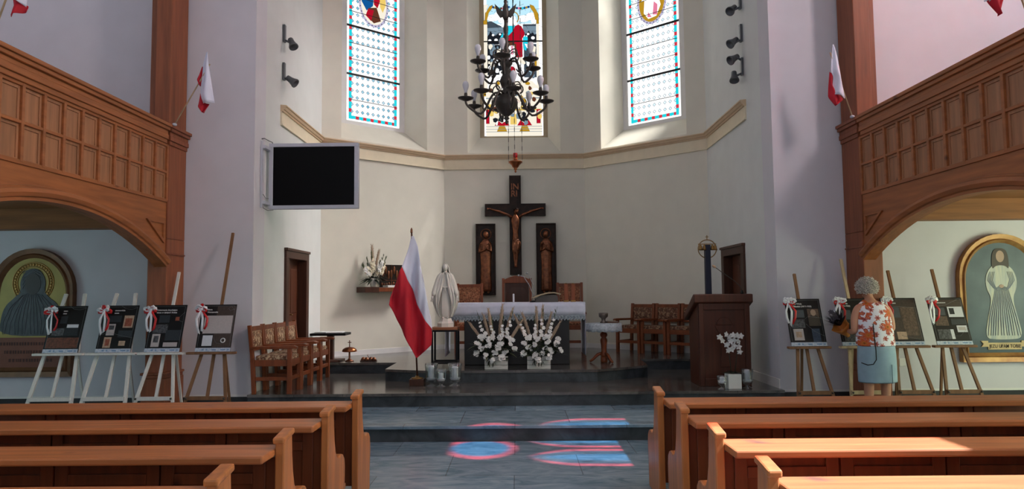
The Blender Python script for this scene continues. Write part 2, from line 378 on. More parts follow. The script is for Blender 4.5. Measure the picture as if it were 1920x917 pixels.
# chancel side walls with a door each
DY0, DY1, DZ = 10.62, 11.62, 2.20
for s, n in ((-1, 'left'), (1, 'right')):
    b = MB()
    b.box(s*AX, s*(AX+.4), AY+.4, DY0, .3, CTOP); b.box(s*AX, s*(AX+.4), DY1, 12.5, .3, CTOP); b.box(s*AX, s*(AX+.4), DY0, DY1, DZ, CTOP)
    b.box(s*(AX+.39), s*(AX+.4), DY0, DY1, .3, DZ)
    struct(b.build('wall_chancel_'+n, plaster_s))
    b = MB()
    for y0, y1 in ((AY+.02, DY0-.1), (DY1+.1, 11.5)): b.box(s*(AX-.012), s*AX, y0, y1, .34, .46)
    struct(b.build('baseboard_chancel_'+n, white_m))
def facet(a, bb, name, omit=False):
    """apse wall from a to bb (left end to right end seen from inside) with a splayed window recess"""
    a, bb = Vector(a), Vector(bb); t = (bb-a); L = t.length; t.normalize(); n = Vector((-t.y, t.x))
    cu = L/2; o0, o1 = cu-.93, cu+.93; i0, i1 = cu-.70, cu+.70
    def P(u, d, z): q = a+t*u+n*d; return (q.x, q.y, z)
    D = .45; zs, zi, zt, zit = 4.40, 4.80, 8.9, 8.7
    m = MB()
    def Q(*pts): m.poly([P(*p) for p in pts])
    Q((0, 0, .3), (L, 0, .3), (L, 0, zs), (0, 0, zs)); Q((0, 0, zs), (o0, 0, zs), (o0, 0, zt), (0, 0, zt)); Q((o1, 0, zs), (L, 0, zs), (L, 0, zt), (o1, 0, zt)); Q((0, 0, zt), (L, 0, zt), (L, 0, CTOP), (0, 0, CTOP))
    Q((o0, 0, zs), (o1, 0, zs), (i1, D, zi), (i0, D, zi)); Q((o0, 0, zs), (i0, D, zi), (i0, D, zit), (o0, 0, zt)); Q((o1, 0, zs), (o1, 0, zt), (i1, D, zit), (i1, D, zi)); Q((o0, 0, zt), (i0, D, zit), (i1, D, zit), (o1, 0, zt))
    # outer skin
    e = .75
    Q((-.5, e, .3), (-.5, e, zi), (L+.5, e, zi), (L+.5, e, .3)); Q((-.5, e, zi), (-.5, e, CTOP), (i0, e, CTOP), (i0, e, zi)); Q((i1, e, zi), (i1, e, CTOP), (L+.5, e, CTOP), (L+.5, e, zi)); Q((i0, e, zit), (i0, e, CTOP), (i1, e, CTOP), (i1, e, zit))
    for u in (i0, i1): Q((u, D, zi), (u, D, zit), (u, e, zit), (u, e, zi))
    Q((i0, D, zi), (i0, e, zi), (i1, e, zi), (i1, D, zi))
    struct(m.build(name, plaster_c))
    root = bpy.data.objects.new('x', None); COL.objects.link(root)
    q = a+t*cu+n*(D-.0); root.location = (q.x, q.y, 0); root.rotation_euler = (0, 0, math.atan2(t.y, t.x))
    return root
FAC = [facet((-P1.x, P1.y), (-P2.x, P2.y), 'wall_apse_left'), facet((-P2.x, P2.y), (P2.x, P2.y), 'wall_apse_back'), facet((P2.x, P2.y), (P1.x, P1.y), 'wall_apse_right')]
# cornice around the apse
def sweep(path, prof, m, name):
    """prof: list of (out, z); path: list of xy; out points to the room side (right of travel direction)"""
    V = []; k = len(path); pn = len(prof)
    path = [Vector(p) for p in path]
    for i, p in enumerate(path):
        d0 = (path[i]-path[i-1]).normalized() if i else None; d1 = (path[i+1]-path[i]).normalized() if i < k-1 else None
        n0 = Vector((d0.y, -d0.x)) if d0 else None; n1 = Vector((d1.y, -d1.x)) if d1 else None
        if n0 is None: nn = n1
        elif n1 is None: nn = n0
        else: nn = (n0+n1); nn = nn/nn.length; nn = nn/max(.3, nn.dot(n0))
        for o, z in prof: V.append((p.x+nn.x*o, p.y+nn.y*o, z))
    F = [(i*pn+j, (i+1)*pn+j, (i+1)*pn+(j+1) % pn, i*pn+(j+1) % pn) for i in range(k-1) for j in range(pn)]
    F += [tuple(range(pn)), tuple(range((k-1)*pn, k*pn))[::-1]]
    return struct(MB().add(V, F).build(name, m))
cpath = [(-AX, 10.29), (-P1.x, P1.y), (-P2.x, P2.y), (P2.x, P2.y), (P1.x, P1.y), (AX, 10.29)]
sweep(cpath, [(-.02, 4.06), (.035, 4.06), (.035, 4.085), (.02, 4.09), (.02, 4.26), (-.02, 4.26)], cornice_m, 'trim_1')
trim_brown = mat('cornice_brown', (204, 178, 146), .8, var=.05)
sweep(cpath, [(-.02, 4.26), (.035, 4.26), (.045, 4.285), (.06, 4.29), (.075, 4.325), (.09, 4.33), (.09, 4.35), (-.02, 4.36)], trim_brown, 'trim_2')
bp = [(-AX, 11.7), (-P1.x, P1.y), (-P2.x, P2.y), (P2.x, P2.y), (P1.x, P1.y), (AX, 11.7)]
sweep(bp, [(-.02, .51), (.015, .51), (.015, .60), (-.02, .60)], white_m, 'baseboard_apse')
b = MB(); b.box(-3.8, 3.8, AY+.3, 15.2, CTOP, CTOP+.2); struct(b.build('ceiling_chancel', plaster))
b = MB(); b.box(-8.2, 8.2, -4, AY+.4, TOP, TOP+.2); struct(b.build('ceiling', plaster))
# doors in the chancel side walls
for s, n, i in ((-1, 'left', 1), (1, 'right', 2)):
    r = bpy.data.objects.new('door_%d' % i, None); COL.objects.link(r); struct(r); r.location = (s*AX, (DY0+DY1)/2, .34)
    hw = (DY1-DY0)/2; hz = DZ-.34; g = lambda x: -s*x
    b = MB()
    for y in (-1, 1): b.box(g(-.16), g(.035), y*(hw-.06), y*(hw+.075), 0, hz-.06)
    b.box(g(-.16), g(.035), -hw-.075, hw+.075, hz-.06, hz+.08); b.box(g(-.16), g(.055), -hw-.085, hw+.085, hz+.05, hz+.09)
    b.build('door_frame', dark_w, r, bevel=.006)
    b = MB(); b.box(g(-.15), g(-.11), -hw+.05, hw-.05, .01, hz-.06); b.build('door_leaf', door_w, r)
    for y in (-1, 1):
        for z0, z1 in ((.12, .85), (.97, hz-.2)):
            b = MB(); b.box(g(-.13), g(-.10), y*.06, y*(hw-.13), z0, z1); b.build('door_panel', door_w, r, bevel=.012)
    b = MB(); b.tube([(g(-.1), 0.03, .95), (g(-.06), .03, .95), (g(-.05), -.06, .95)], .009); b.build('door_handle', brass, r)
# aisle side walls and nave windows
def lancet_half(w, zs, z):          # half width of a pointed light above its springing
    if z <= zs: return w
    h = z-zs; R = 2*w*1.12
    x = R*R-h*h
    return max(0, math.sqrt(x)-(R-w)) if x > 0 else 0
WINS_R = [(7.22, 'window_4'), (3.22, 'window_5')]
def side_wall(s, name, ys):
    X0, X1 = s*7.9, s*8.25; b = MB(); z0, z1 = 5.2, 10.6; cur = -4
    for y in sorted(ys):
        b.box(X0, X1, cur, y-.82, -.1, TOP); b.box(X0, X1, y-.82, y+.82, -.1, z0); b.box(X0, X1, y-.82, y+.82, z1, TOP); cur = y+.82
    b.box(X0, X1, cur, AY+.4, -.1, TOP); struct(b.build(name, plaster))
side_wall(1, 'wall_right', [w[0] for w in WINS_R])
side_wall(-1, 'wall_left', [7.22, 3.22])
red_t = emit('red_glass_light', (255, 80, 90), NAVE_RIGHT*.12, (225, 72, 84)); cyan_t = emit('blue_glass_light', (232, 226, 222), NAVE_RIGHT, (62, 116, 148)); white_t = emit('clear_glass_light', (250, 232, 214), NAVE_RIGHT*1.3, (66, 80, 94))
stone_m = mat('stone_tracery', (190, 180, 165), .8)
pink_t = emit('pink_glass_light', (250, 215, 215), NAVE_FAR, (255, 130, 150)); pale_t = emit('pale_glass_light', (250, 236, 232), NAVE_FAR, (196, 214, 255))
for s, yc, nm in [(1, w[0], w[1]) for w in WINS_R]:
    far = nm == 'window_5'
    r = bpy.data.objects.new(nm, None); COL.objects.link(r); struct(r); r.location = (s*8.0, yc, 0)
    z0, z1, zs, w, c = (7.4 if far else 5.2), 10.6, 8.75, .36, .395
    # stone field between the lights, in thin courses
    b = MB(); hcs = .04; z = z0
    if far: b.box(-.05, .05, -.82, .82, 5.2, z0)  # unseen blank stone under a raised sill, added to cut off the sun
    CY, CZ, CR = 0, 9.94, .50
    while z < z1-1e-6:
        zm = z+hcs/2; iv = []
        hw = lancet_half(w, zs, zm)
        if hw > 0: iv += [(-c-hw, -c+hw), (c-hw, c+hw)]
        if abs(zm-CZ) < CR: q = math.sqrt(CR*CR-(zm-CZ)**2); iv.append((-q, q))
        iv.sort(); cur = -.82
        for a0, a1 in iv:
            if a0 > cur: b.box(-.05, .05, cur, a0, z, z+hcs); cur = max(cur, a1)
            else: cur = max(cur, a1)
        b.box(-.05, .05, cur, .82, z, z+hcs); z += hcs
    b.build('stone_tracery', stone_m, r)
    def outline(w, n=14):
        zz = [z0+(zs-z0)*i/6 for i in range(6)]; R = 2*w*1.12; hp = math.sqrt(R*R-(R-w)**2); zz += [zs+hp*math.sin(PI/2*i/n) for i in range(n+1)]
        L_ = [(-lancet_half(w, zs, z), z) for z in zz]; return L_+[(-y, z) for y, z in reversed(L_[:-1])]
    for q in (-c, c):
        o1 = outline(w); o2 = [(y*.76, z0+.05+(z-z0-.05)*1.0-(.07 if z > zs else .02)) for y, z in o1]
        b = MB(); V = [(0, q+y, z) for y, z in o1]+[(0, q+y, z) for y, z in o2]; n = len(o1)
        b.add(V, [(i, i+1, n+i+1, n+i) for i in range(n-1)]+[(n-1, 0, n, 2*n-1)]); b.build('border_glass', pink_t if far else red_t, r)
        o3 = [(y*.5, z-(.16 if z > zs else .02)) for y, z in o2]
        b = MB(); V = [(0, q+y, z) for y, z in o2]+[(0, q+y, z) for y, z in o3]
        b.add(V, [(i, i+1, n+i+1, n+i) for i in range(n-1)]+[(n-1, 0, n, 2*n-1)]); b.build('clear_pane', pale_t if far else white_t, r)
        b = MB(); b.poly([(0, q+y, z) for y, z in o3]); b.build('light_pane', pale_t if far else cyan_t, r)
    b = MB(); n = 28; ci = lambda R: [(0, CY+R*math.cos(2*PI*i/n), CZ+R*math.sin(2*PI*i/n)) for i in range(n)]
    b.add(ci(CR)+ci(CR*.72), [(i, (i+1) % n, n+(i+1) % n, n+i) for i in range(n)]); b.build('border_glass', pink_t if far else red_t, r)
    b = MB(); b.poly(ci(CR*.72)); b.build('light_pane', pale_t if far else cyan_t, r)
sky_l = emit('pale_window_light', (215, 225, 245), NAVE_LEFT)
for yc, nm in ((7.22, 'window_6'), (3.22, 'window_7')):
    b = MB(); b.prism([(yc-.82, 5.2), (yc+.82, 5.2), (yc+.82, 10.6), (yc-.82, 10.6)], -8.05, -8.0, 'yz'); struct(b.build(nm, sky_l))

for s, cols, st in ((1, (232, 244, 206), AISLE_RIGHT), (-1, (168, 208, 212), AISLE_LEFT)):  # glowing panes, out of view; left pair added to brighten its aisle
    pane = emit('aisle_glass_%d' % s, cols, st)
    for i, yc in enumerate((7.3, 3.3)):
        r = bpy.data.objects.new('window_%d' % ((8 if s > 0 else 10)+i), None); COL.objects.link(r); struct(r); r.location = (s*7.9, yc, 0)
        b = MB(); b.box(-s*.03, 0, -.62, .62, .95, 2.25); b.build('pane', pane, r)
        b = MB()
        for q in ((-.7, -.62, .87, 2.33), (.62, .7, .87, 2.33), (-.62, .62, .87, .95), (-.62, .62, 2.25, 2.33), (-.02, .02, .95, 2.25), (-.62, .62, 1.58, 1.62)): b.box(-s*.06, 0, *q)
        b.build('window_frame', white_m, r)

# ------------------------------------------------------------------ apse stained glass
def lattice_glass(name, s, blue, thru=.03):
    m = bpy.data.materials.new(name); m.use_nodes = True; nt = m.node_tree; nt.nodes.remove(nt.nodes['Principled BSDF']); L = nt.links.new
    e = nt.nodes.new('ShaderNodeEmission'); tr = nt.nodes.new('ShaderNodeBsdfTransparent'); tr.inputs[0].default_value = (thru, thru, thru, 1); ad = nt.nodes.new('ShaderNodeAddShader')
    L(e.outputs[0], ad.inputs[0]); L(tr.outputs[0], ad.inputs[1]); L(ad.outputs[0], nt.nodes['Material Output'].inputs[0])
    tc = nt.nodes.new('ShaderNodeTexCoord'); sp = nt.nodes.new('ShaderNodeSeparateXYZ'); L(tc.outputs['Object'], sp.inputs[0])
    def M(op, a, b_=None, c=None):
        n = nt.nodes.new('ShaderNodeMath'); n.operation = op
        for i, x in enumerate((a, b_, c)):
            if x is None: continue
            if isinstance(x, (int, float)): n.inputs[i].default_value = x
            else: L(x, n.inputs[i])
        return n.outputs[0]
    px, pz = .115, .135
    fx = M('ABSOLUTE', M('SUBTRACT', M('FRACT', M('ADD', M('DIVIDE', sp.outputs[0], px), 20.5)), .5))
    fz = M('ABSOLUTE', M('SUBTRACT', M('FRACT', M('DIVIDE', sp.outputs[2], pz)), .5))
    d = M('ADD', fx, M('MULTIPLY', fz, pz/px))
    ins = M('LESS_THAN', d, .30); edge = M('LESS_THAN', M('ABSOLUTE', M('SUBTRACT', d, .30)), .06)
    thin = M('LESS_THAN', M('ABSOLUTE', M('SUBTRACT', M('FRACT', M('MULTIPLY', d, 2.0)), .5)), .035)
    nz = nt.nodes.new('ShaderNodeTexNoise'); nz.inputs['Scale'].default_value = 3
    L(tc.outputs['Object'], nz.inputs['Vector'])
    amt = M('MULTIPLY', ins, M('MINIMUM', 1, M('MULTIPLY', nz.outputs['Fac'], blue*2)))
    c1 = nt.nodes.new('ShaderNodeMixRGB'); c1.inputs[1].default_value = rgb(253, 252, 250); c1.inputs[2].default_value = rgb(110, 205, 238); L(amt, c1.inputs[0])
    c2 = nt.nodes.new('ShaderNodeMixRGB'); c2.inputs[2].default_value = rgb(150, 156, 168); L(c1.outputs[0], c2.inputs[1])
    L(M('MAXIMUM', M('MULTIPLY', edge, .8), M('MULTIPLY', thin, .6)), c2.inputs[0])
    L(c2.outputs[0], e.inputs[0])
    # clear glass lets more daylight through than the blue and leaded parts
    st = M('MULTIPLY_ADD', M('MAXIMUM', amt, M('MAXIMUM', edge, thin)), .34-s, s); L(st, e.inputs[1])
    return m
lead = mat('lead_came', (28, 28, 32), .6)
E = {k: emit('glass_'+k, c, s*.47) for k, (c, s) in dict(red=((214, 60, 74), .95), cyan=((40, 214, 226), 1.0), dred=((190, 20, 44), .9), blue=((20, 92, 160), .9), azure=((36, 210, 232), 1.0), yellow=((240, 205, 110), 1.0), gold=((196, 150, 40), .9),
    brown=((110, 62, 44), .8), white=((250, 250, 250), 1.35), sky=((186, 228, 244), 1.1), grey=((74, 86, 98), .8), slate=((128, 150, 166), .9), lilac=((190, 186, 214), 1.0), flesh=((236, 214, 204), 1.05), pink=((232, 130, 160), 1.0), dark=((34, 38, 46), .8), cream=((240, 232, 214), 1.1), navy=((24, 70, 130), .9)).items()}
EK = list(E); EM = [E[k] for k in EK]
def side_window(root, nm, s, blue, med):
    root.name = nm; struct(root)
    x0, x1, z0, z1 = -.585, .585, 4.87, 8.6
    b = MB()
    for p in ((-.70, x0, 4.80, 8.7), (x1, .70, 4.80, 8.7), (x0, x1, 4.80, z0), (x0, x1, z1, 8.7)): b.box(p[0], p[1], .005, .06, p[2], p[3])
    b.build('window_frame', white_m, root)
    b = MB(); b.poly([(x0+.05, .03, z0+.04), (x1-.05, .03, z0+.04), (x1-.05, .03, z1), (x0+.05, .03, z1)]); b.build('clear_pane', lattice_glass(nm+'_lattice', s, blue), root)
    wb = emit(nm+'_edge_glass', (252, 252, 252), .6); b = MB()
    for p in ((x0, x0+.05, z0, z1), (x1-.05, x1, z0, z1), (x0, x1, z0, z0+.04)): b.poly([(p[0], .028, p[2]), (p[1], .028, p[2]), (p[1], .028, p[3]), (p[0], .028, p[3])])
    b.build('edge_pane', wb, root)
    b = MB(); z = z0+.04; i = 0
    while z < z1:
        h = .07 if i % 2 else .13
        for a0 in (x0+.055, x1-.115): b.poly([(a0, .024, z), (a0+.06, .024, z), (a0+.06, .024, min(z+h, z1)), (a0, .024, min(z+h, z1))], EK.index('red' if i % 2 else 'cyan'))
        z += h; i += 1
    x = x0+.115; i = 0
    while x < x1-.12:
        h = .07 if i % 2 else .09
        b.poly([(x, .024, z0+.045), (min(x+h, x1-.115), .024, z0+.045), (min(x+h, x1-.115), .024, z0+.105), (x, .024, z0+.105)], EK.index('red' if i % 2 else 'cyan')); x += h; i += 1
    b.build('border_glass', EM, root)
    b = MB()
    for z in (5.77, 6.71, 7.65): b.box(x0, x1, -.0, .02, z-.018, z+.018)
    for z in (5.28, 6.07, 6.38, 7.0, 7.3, 8.0): b.box(x0+.05, x1-.05, .012, .022, z-.005, z+.005)
    b.build('saddle_bar', lead, root)
    # medallion: ring, ground, robed figure
    b = MB(); cz = 7.25
    def blob(k, pts, y): b.poly([(px, y, cz+pz) for px, pz in pts], EK.index(k))
    el = lambda rx, rz, n=24, cx=0, c_=0: [(cx+rx*math.cos(2*PI*i/n), c_+rz*math.sin(2*PI*i/n)) for i in range(n)]
    blob('lilac', el(.33, .46), .020); blob('cream' if med else 'gold', el(.285, .41), .018)
    if med:
        blob('blue', [(-.28, .35), (-.27, .0), (-.16, -.16), (-.02, -.04), (.0, .14), (-.1, .35)], .016); blob('dred', [(-.02, .32), (.0, .0), (.08, -.06), (.14, .1), (.1, .34)], .015)
        blob('brown', [(-.12, -.1), (-.16, -.26), (.0, -.38), (.16, -.3), (.06, -.05)], .014); blob('yellow', [(.12, .3), (.14, -.02), (.2, -.12), (.27, .05), (.25, .3)], .015); blob('dred', [(-.13, -.12), (-.18, -.26), (-.06, -.35), (.0, -.12)], .013)
        blob('flesh', el(.06, .08, 12, -.01, .2), .012)
    else:
        blob('white', [(-.12, .36), (-.16, .05), (-.18, -.2), (-.08, -.34), (.1, -.32), (.2, -.12), (.14, .1), (.1, .36)], .016); blob('pink', [(.02, -.28), (.05, -.02), (.13, -.1), (.12, -.3)], .014)
        blob('white', [(-.24, .05), (-.1, .16), (-.1, .04)], .014); blob('flesh', el(.05, .07, 12, 0, .3), .012); blob('pink', [(-.1, -.3), (-.08, -.2), (.0, -.32)], .013)
    b.build('medallion', EM, root)
    b = MB(); n = 26
    for i in range(n):
        a = 2*PI*i/n; b.ell((.31*math.cos(a), .012, cz+.435*math.sin(a)), .014, 6, 4)
    b.build('bead_border', mat(nm+'_bead', (150, 146, 180), .4), root)
side_window(FAC[0], 'window_1', GLASS_LEFT, .8, True)
side_window(FAC[2], 'window_3', GLASS_RIGHT, .38, False)
def middle_window(root):
    root.name = 'window_2'; struct(root)
    x0, x1, z0, z1 = -.61, .61, 4.83, 8.6
    b = MB()
    for p in ((-.70, x0, 4.80, 8.7), (x1, .70, 4.80, 8.7), (x0, x1, 4.78, z0), (x0, x1, z1, 8.7)): b.box(p[0], p[1], .0, .06, p[2], p[3])
    b.build('window_frame', jamb_m, root)
    S = 91.8
    def c(px, py): return ((px-964.5)/S, z0+(256-py)/S)
    b = MB(); lay = [.05]; LL = MB()
    def g(k, pts, outl=True):
        lay[0] -= .0006; P = [c(*p) for p in pts]; b.poly([(x, lay[0], z) for x, z in P], EK.index(k))
        if len(pts) > 4 or k in ('gold', 'azure', 'dred'):
            for i in range(len(P)):
                p, q = P[i-1], P[i]
                if (p[0]-q[0])**2+(p[1]-q[1])**2 > 1e-6: LL.bar((p[0], lay[0]-.0004, p[1]), (q[0], lay[0]-.0004, q[1]), .007, .0004)
    def gl(k, pts): g(k, [(900+x/7.054, y/7.054) for x, y in pts])
    g('white', [(908, 254), (1021, 254), (1021, -86), (908, -86)])
    g('sky', [(914, -80), (1015, -80), (1015, 36), (914, 36)])
    for cx, cy, w, h in ((926, 24, 12, 7), (938, 20, 10, 9), (948, 30, 12, 6), (985, 26, 12, 7), (1000, 22, 11, 8), (1008, 32, 9, 5), (930, -20, 12, 9), (995, -30, 14, 9), (960, -50, 14, 8)):
        g('white', [(cx+w*math.cos(a*PI/6), cy+h*math.sin(a*PI/6)) for a in range(12)])
    gl('grey', [(100, 225), (160, 215), (240, 260), (300, 290), (300, 310), (100, 310)]); gl('grey', [(590, 262), (770, 262), (770, 290), (590, 290)])
    gl('slate', [(100, 310), (330, 300), (330, 420), (100, 420)]); gl('slate', [(590, 290), (770, 290), (770, 410), (590, 410)])
    gl('dark', [(105, 430), (130, 400), (150, 350), (180, 400), (215, 420), (265, 380), (310, 380), (320, 520), (250, 540), (105, 540)])
    gl('dark', [(620, 400), (650, 380), (672, 350), (690, 400), (725, 375), (745, 410), (770, 400), (770, 520), (620, 520)])
    for x, y, r in ((140, 485, 22), (185, 410, 18), (225, 480, 25), (280, 400, 16), (660, 400, 18), (725, 455, 26), (710, 530, 22), (640, 430, 12)):
        gl('white', [(x+r*math.cos(a*PI/5), y+r*.9*math.sin(a*PI/5)) for a in range(10)])
    # crowd in greys below
    gl('dark', [(100, 545), (330, 545), (330, 960), (100, 960)]); gl('grey', [(600, 540), (770, 540), (770, 1000), (600, 1000)])
    rr = random.Random(3)
    for i in range(26):
        x, y, r = rr.uniform(120, 320), rr.uniform(560, 940), rr.uniform(16, 36)
        gl(rr.choice(['white', 'white', 'cream', 'slate']), [(x+r*math.cos(a*PI/4+.3), y+r*1.2*math.sin(a*PI/4+.3)) for a in range(8)])
    for i in range(14):
        x, y, r = rr.uniform(620, 755), rr.uniform(700, 990), rr.uniform(16, 34)
        gl(rr.choice(['white', 'sky', 'sky', 'slate']), [(x+r*math.cos(a*PI/4+.3), y+r*1.5*math.sin(a*PI/4+.3)) for a in range(8)])
    gl('cream', [(690, 580), (730, 565), (765, 590), (755, 670), (720, 690), (690, 640)]); gl('gold', [(735, 690), (775, 690), (775, 900), (735, 900)])
    # robed figure in red over blue with a pale halo
    gl('gold', [(445+95*math.cos(a*PI/10), 180+95*math.sin(a*PI/10)) for a in range(20)]); gl('sky', [(445+82*math.cos(a*PI/10), 180+82*math.sin(a*PI/10)) for a in range(20)])
    gl('white', [(385, 280), (380, 200), (410, 140), (450, 130), (490, 170), (520, 280)])
    gl('azure', [(370, 290), (520, 290), (510, 340), (420, 430), (370, 420)]); gl('azure', [(320, 380), (300, 420), (260, 500), (285, 510), (300, 590), (325, 440)])
    gl('dred', [(525, 275), (570, 300), (610, 380), (612, 420), (580, 470), (580, 725), (500, 730), (470, 560), (470, 500), (380, 500), (372, 450), (450, 370), (480, 300)])
    gl('azure', [(595, 450), (625, 435), (655, 455), (655, 530), (630, 640), (600, 620), (590, 520)]); gl('white', [(610, 540), (650, 550), (685, 590), (675, 615), (640, 600)])
    gl('brown', [(390, 500), (470, 500), (470, 560), (400, 570)]); gl('cream', [(510, 735), (570, 725), (625, 810), (600, 830), (540, 800)]); gl('dred', [(385, 880), (440, 850), (480, 880), (480, 960), (400, 960)]); gl('pink', [(430, 570), (450, 570), (455, 690), (430, 690)])
    gl('brown', [(470, 540), (495, 540), (505, 730), (480, 700)])
    # arcade columns and arches at both sides
    for xa, xb in ((52, 108), (772, 806)):
        gl('cream', [(xa, 270), (xb, 270), (xb, 1200), (xa, 1200)]); gl('gold', [(xa+2, 215), (xb, 215), (xb, 270), (xa+2, 270)]); gl('gold', [(xa, 1180), (xb, 1180), (xb, 1260), (xa, 1260)])
    gl('gold', [(62, 215), (75, 130), (140, 20), (180, 0), (180, 40), (130, 110), (105, 215)]); gl('gold', [(806, 215), (800, 130), (740, 20), (690, 0), (690, 40), (735, 110), (760, 215)])
    gl('cream', [(62, 215), (58, 0), (130, 0), (85, 100), (75, 215)])
    for sx in (1, -1):
        for i in range(9):
            x = 430+sx*(30+26*i); y = 50+18*math.sin(i/8*PI)-14; r = 17
            gl(['blue', 'gold', 'navy', 'pink', 'brown', 'azure'][i % 6], [(x+r*math.cos(a*PI/3), y+r*math.sin(a*PI/3)) for a in range(6)])
    # lower register: steps and altar front
    g('cream', [(912, 164), (1018, 164), (1018, 256), (912, 256)]); g('slate', [(912, 182), (1018, 182), (1018, 184), (912, 184)]); g('yellow', [(912, 204), (1018, 204), (1018, 207), (912, 207)]); g('cream', [(905+10, 165), (930, 150), (1000, 150), (1015, 165)])
    for xa, xb in ((912, 918), (1008, 1015), (924, 931), (998, 1004)): g('dred' if xa in (912, 1008) else 'cream', [(xa, 205), (xb, 205), (xb, 232), (xa, 232)])
    for cx in (942, 985):
        g('dred', [(cx-14, 236), (cx-8, 226), (cx, 232), (cx+8, 226), (cx+14, 236)]); g('gold', [(cx-10, 248), (cx-5, 236), (cx+5, 236), (cx+10, 248)]); g('dark', [(cx-8, 226), (cx-2, 214), (cx+3, 220), (cx+8, 226), (cx, 230)])
    g('yellow', [(958, 234), (970, 234), (970, 214), (958, 214)])
    rr = random.Random(21)
    for k in range(46):
        x, y = rr.uniform(916, 1014), rr.uniform(154, 232); w_, h_ = rr.uniform(3, 7), rr.uniform(3, 8); q = rr.uniform(0, 6)
        g(rr.choice(['cream', 'white', 'gold', 'yellow', 'slate', 'flesh', 'dark', 'brown', 'white']), [(x+w_*math.cos(q+a*PI/3)*rr.uniform(.7, 1.2), y+h_*math.sin(q+a*PI/3)*rr.uniform(.7, 1.2)) for a in range(6)])
    for y in (238, 243, 248): g('slate', [(911, y), (1019, y), (1019, y+.8), (911, y+.8)])
    b.build('stained_glass', EM, root); LL.build('lead_outline', lead, root)
    b = MB()
    for y in (72, 175, -20): z = c(0, y)[1]; b.box(x0, x1, -.01, .012, z-.012, z+.012)
    b.box(-.008, .008, -.0, .012, z0+1.9, z1)
    b.build('saddle_bar', lead, root)
    b = MB(); rr = random.Random(5)
    for y in range(5, 250, 11):
        for x in range(914, 1016, 12):
            p = c(x+rr.uniform(-4, 4), y+rr.uniform(-4, 4)); q = c(x+rr.uniform(3, 14), y+rr.uniform(-9, 9)); b.bar((p[0], .012, p[1]), (q[0], .012, q[1]), .004, .004)
    b.build('lead_lines', lead, root)
middle_window(FAC[1])

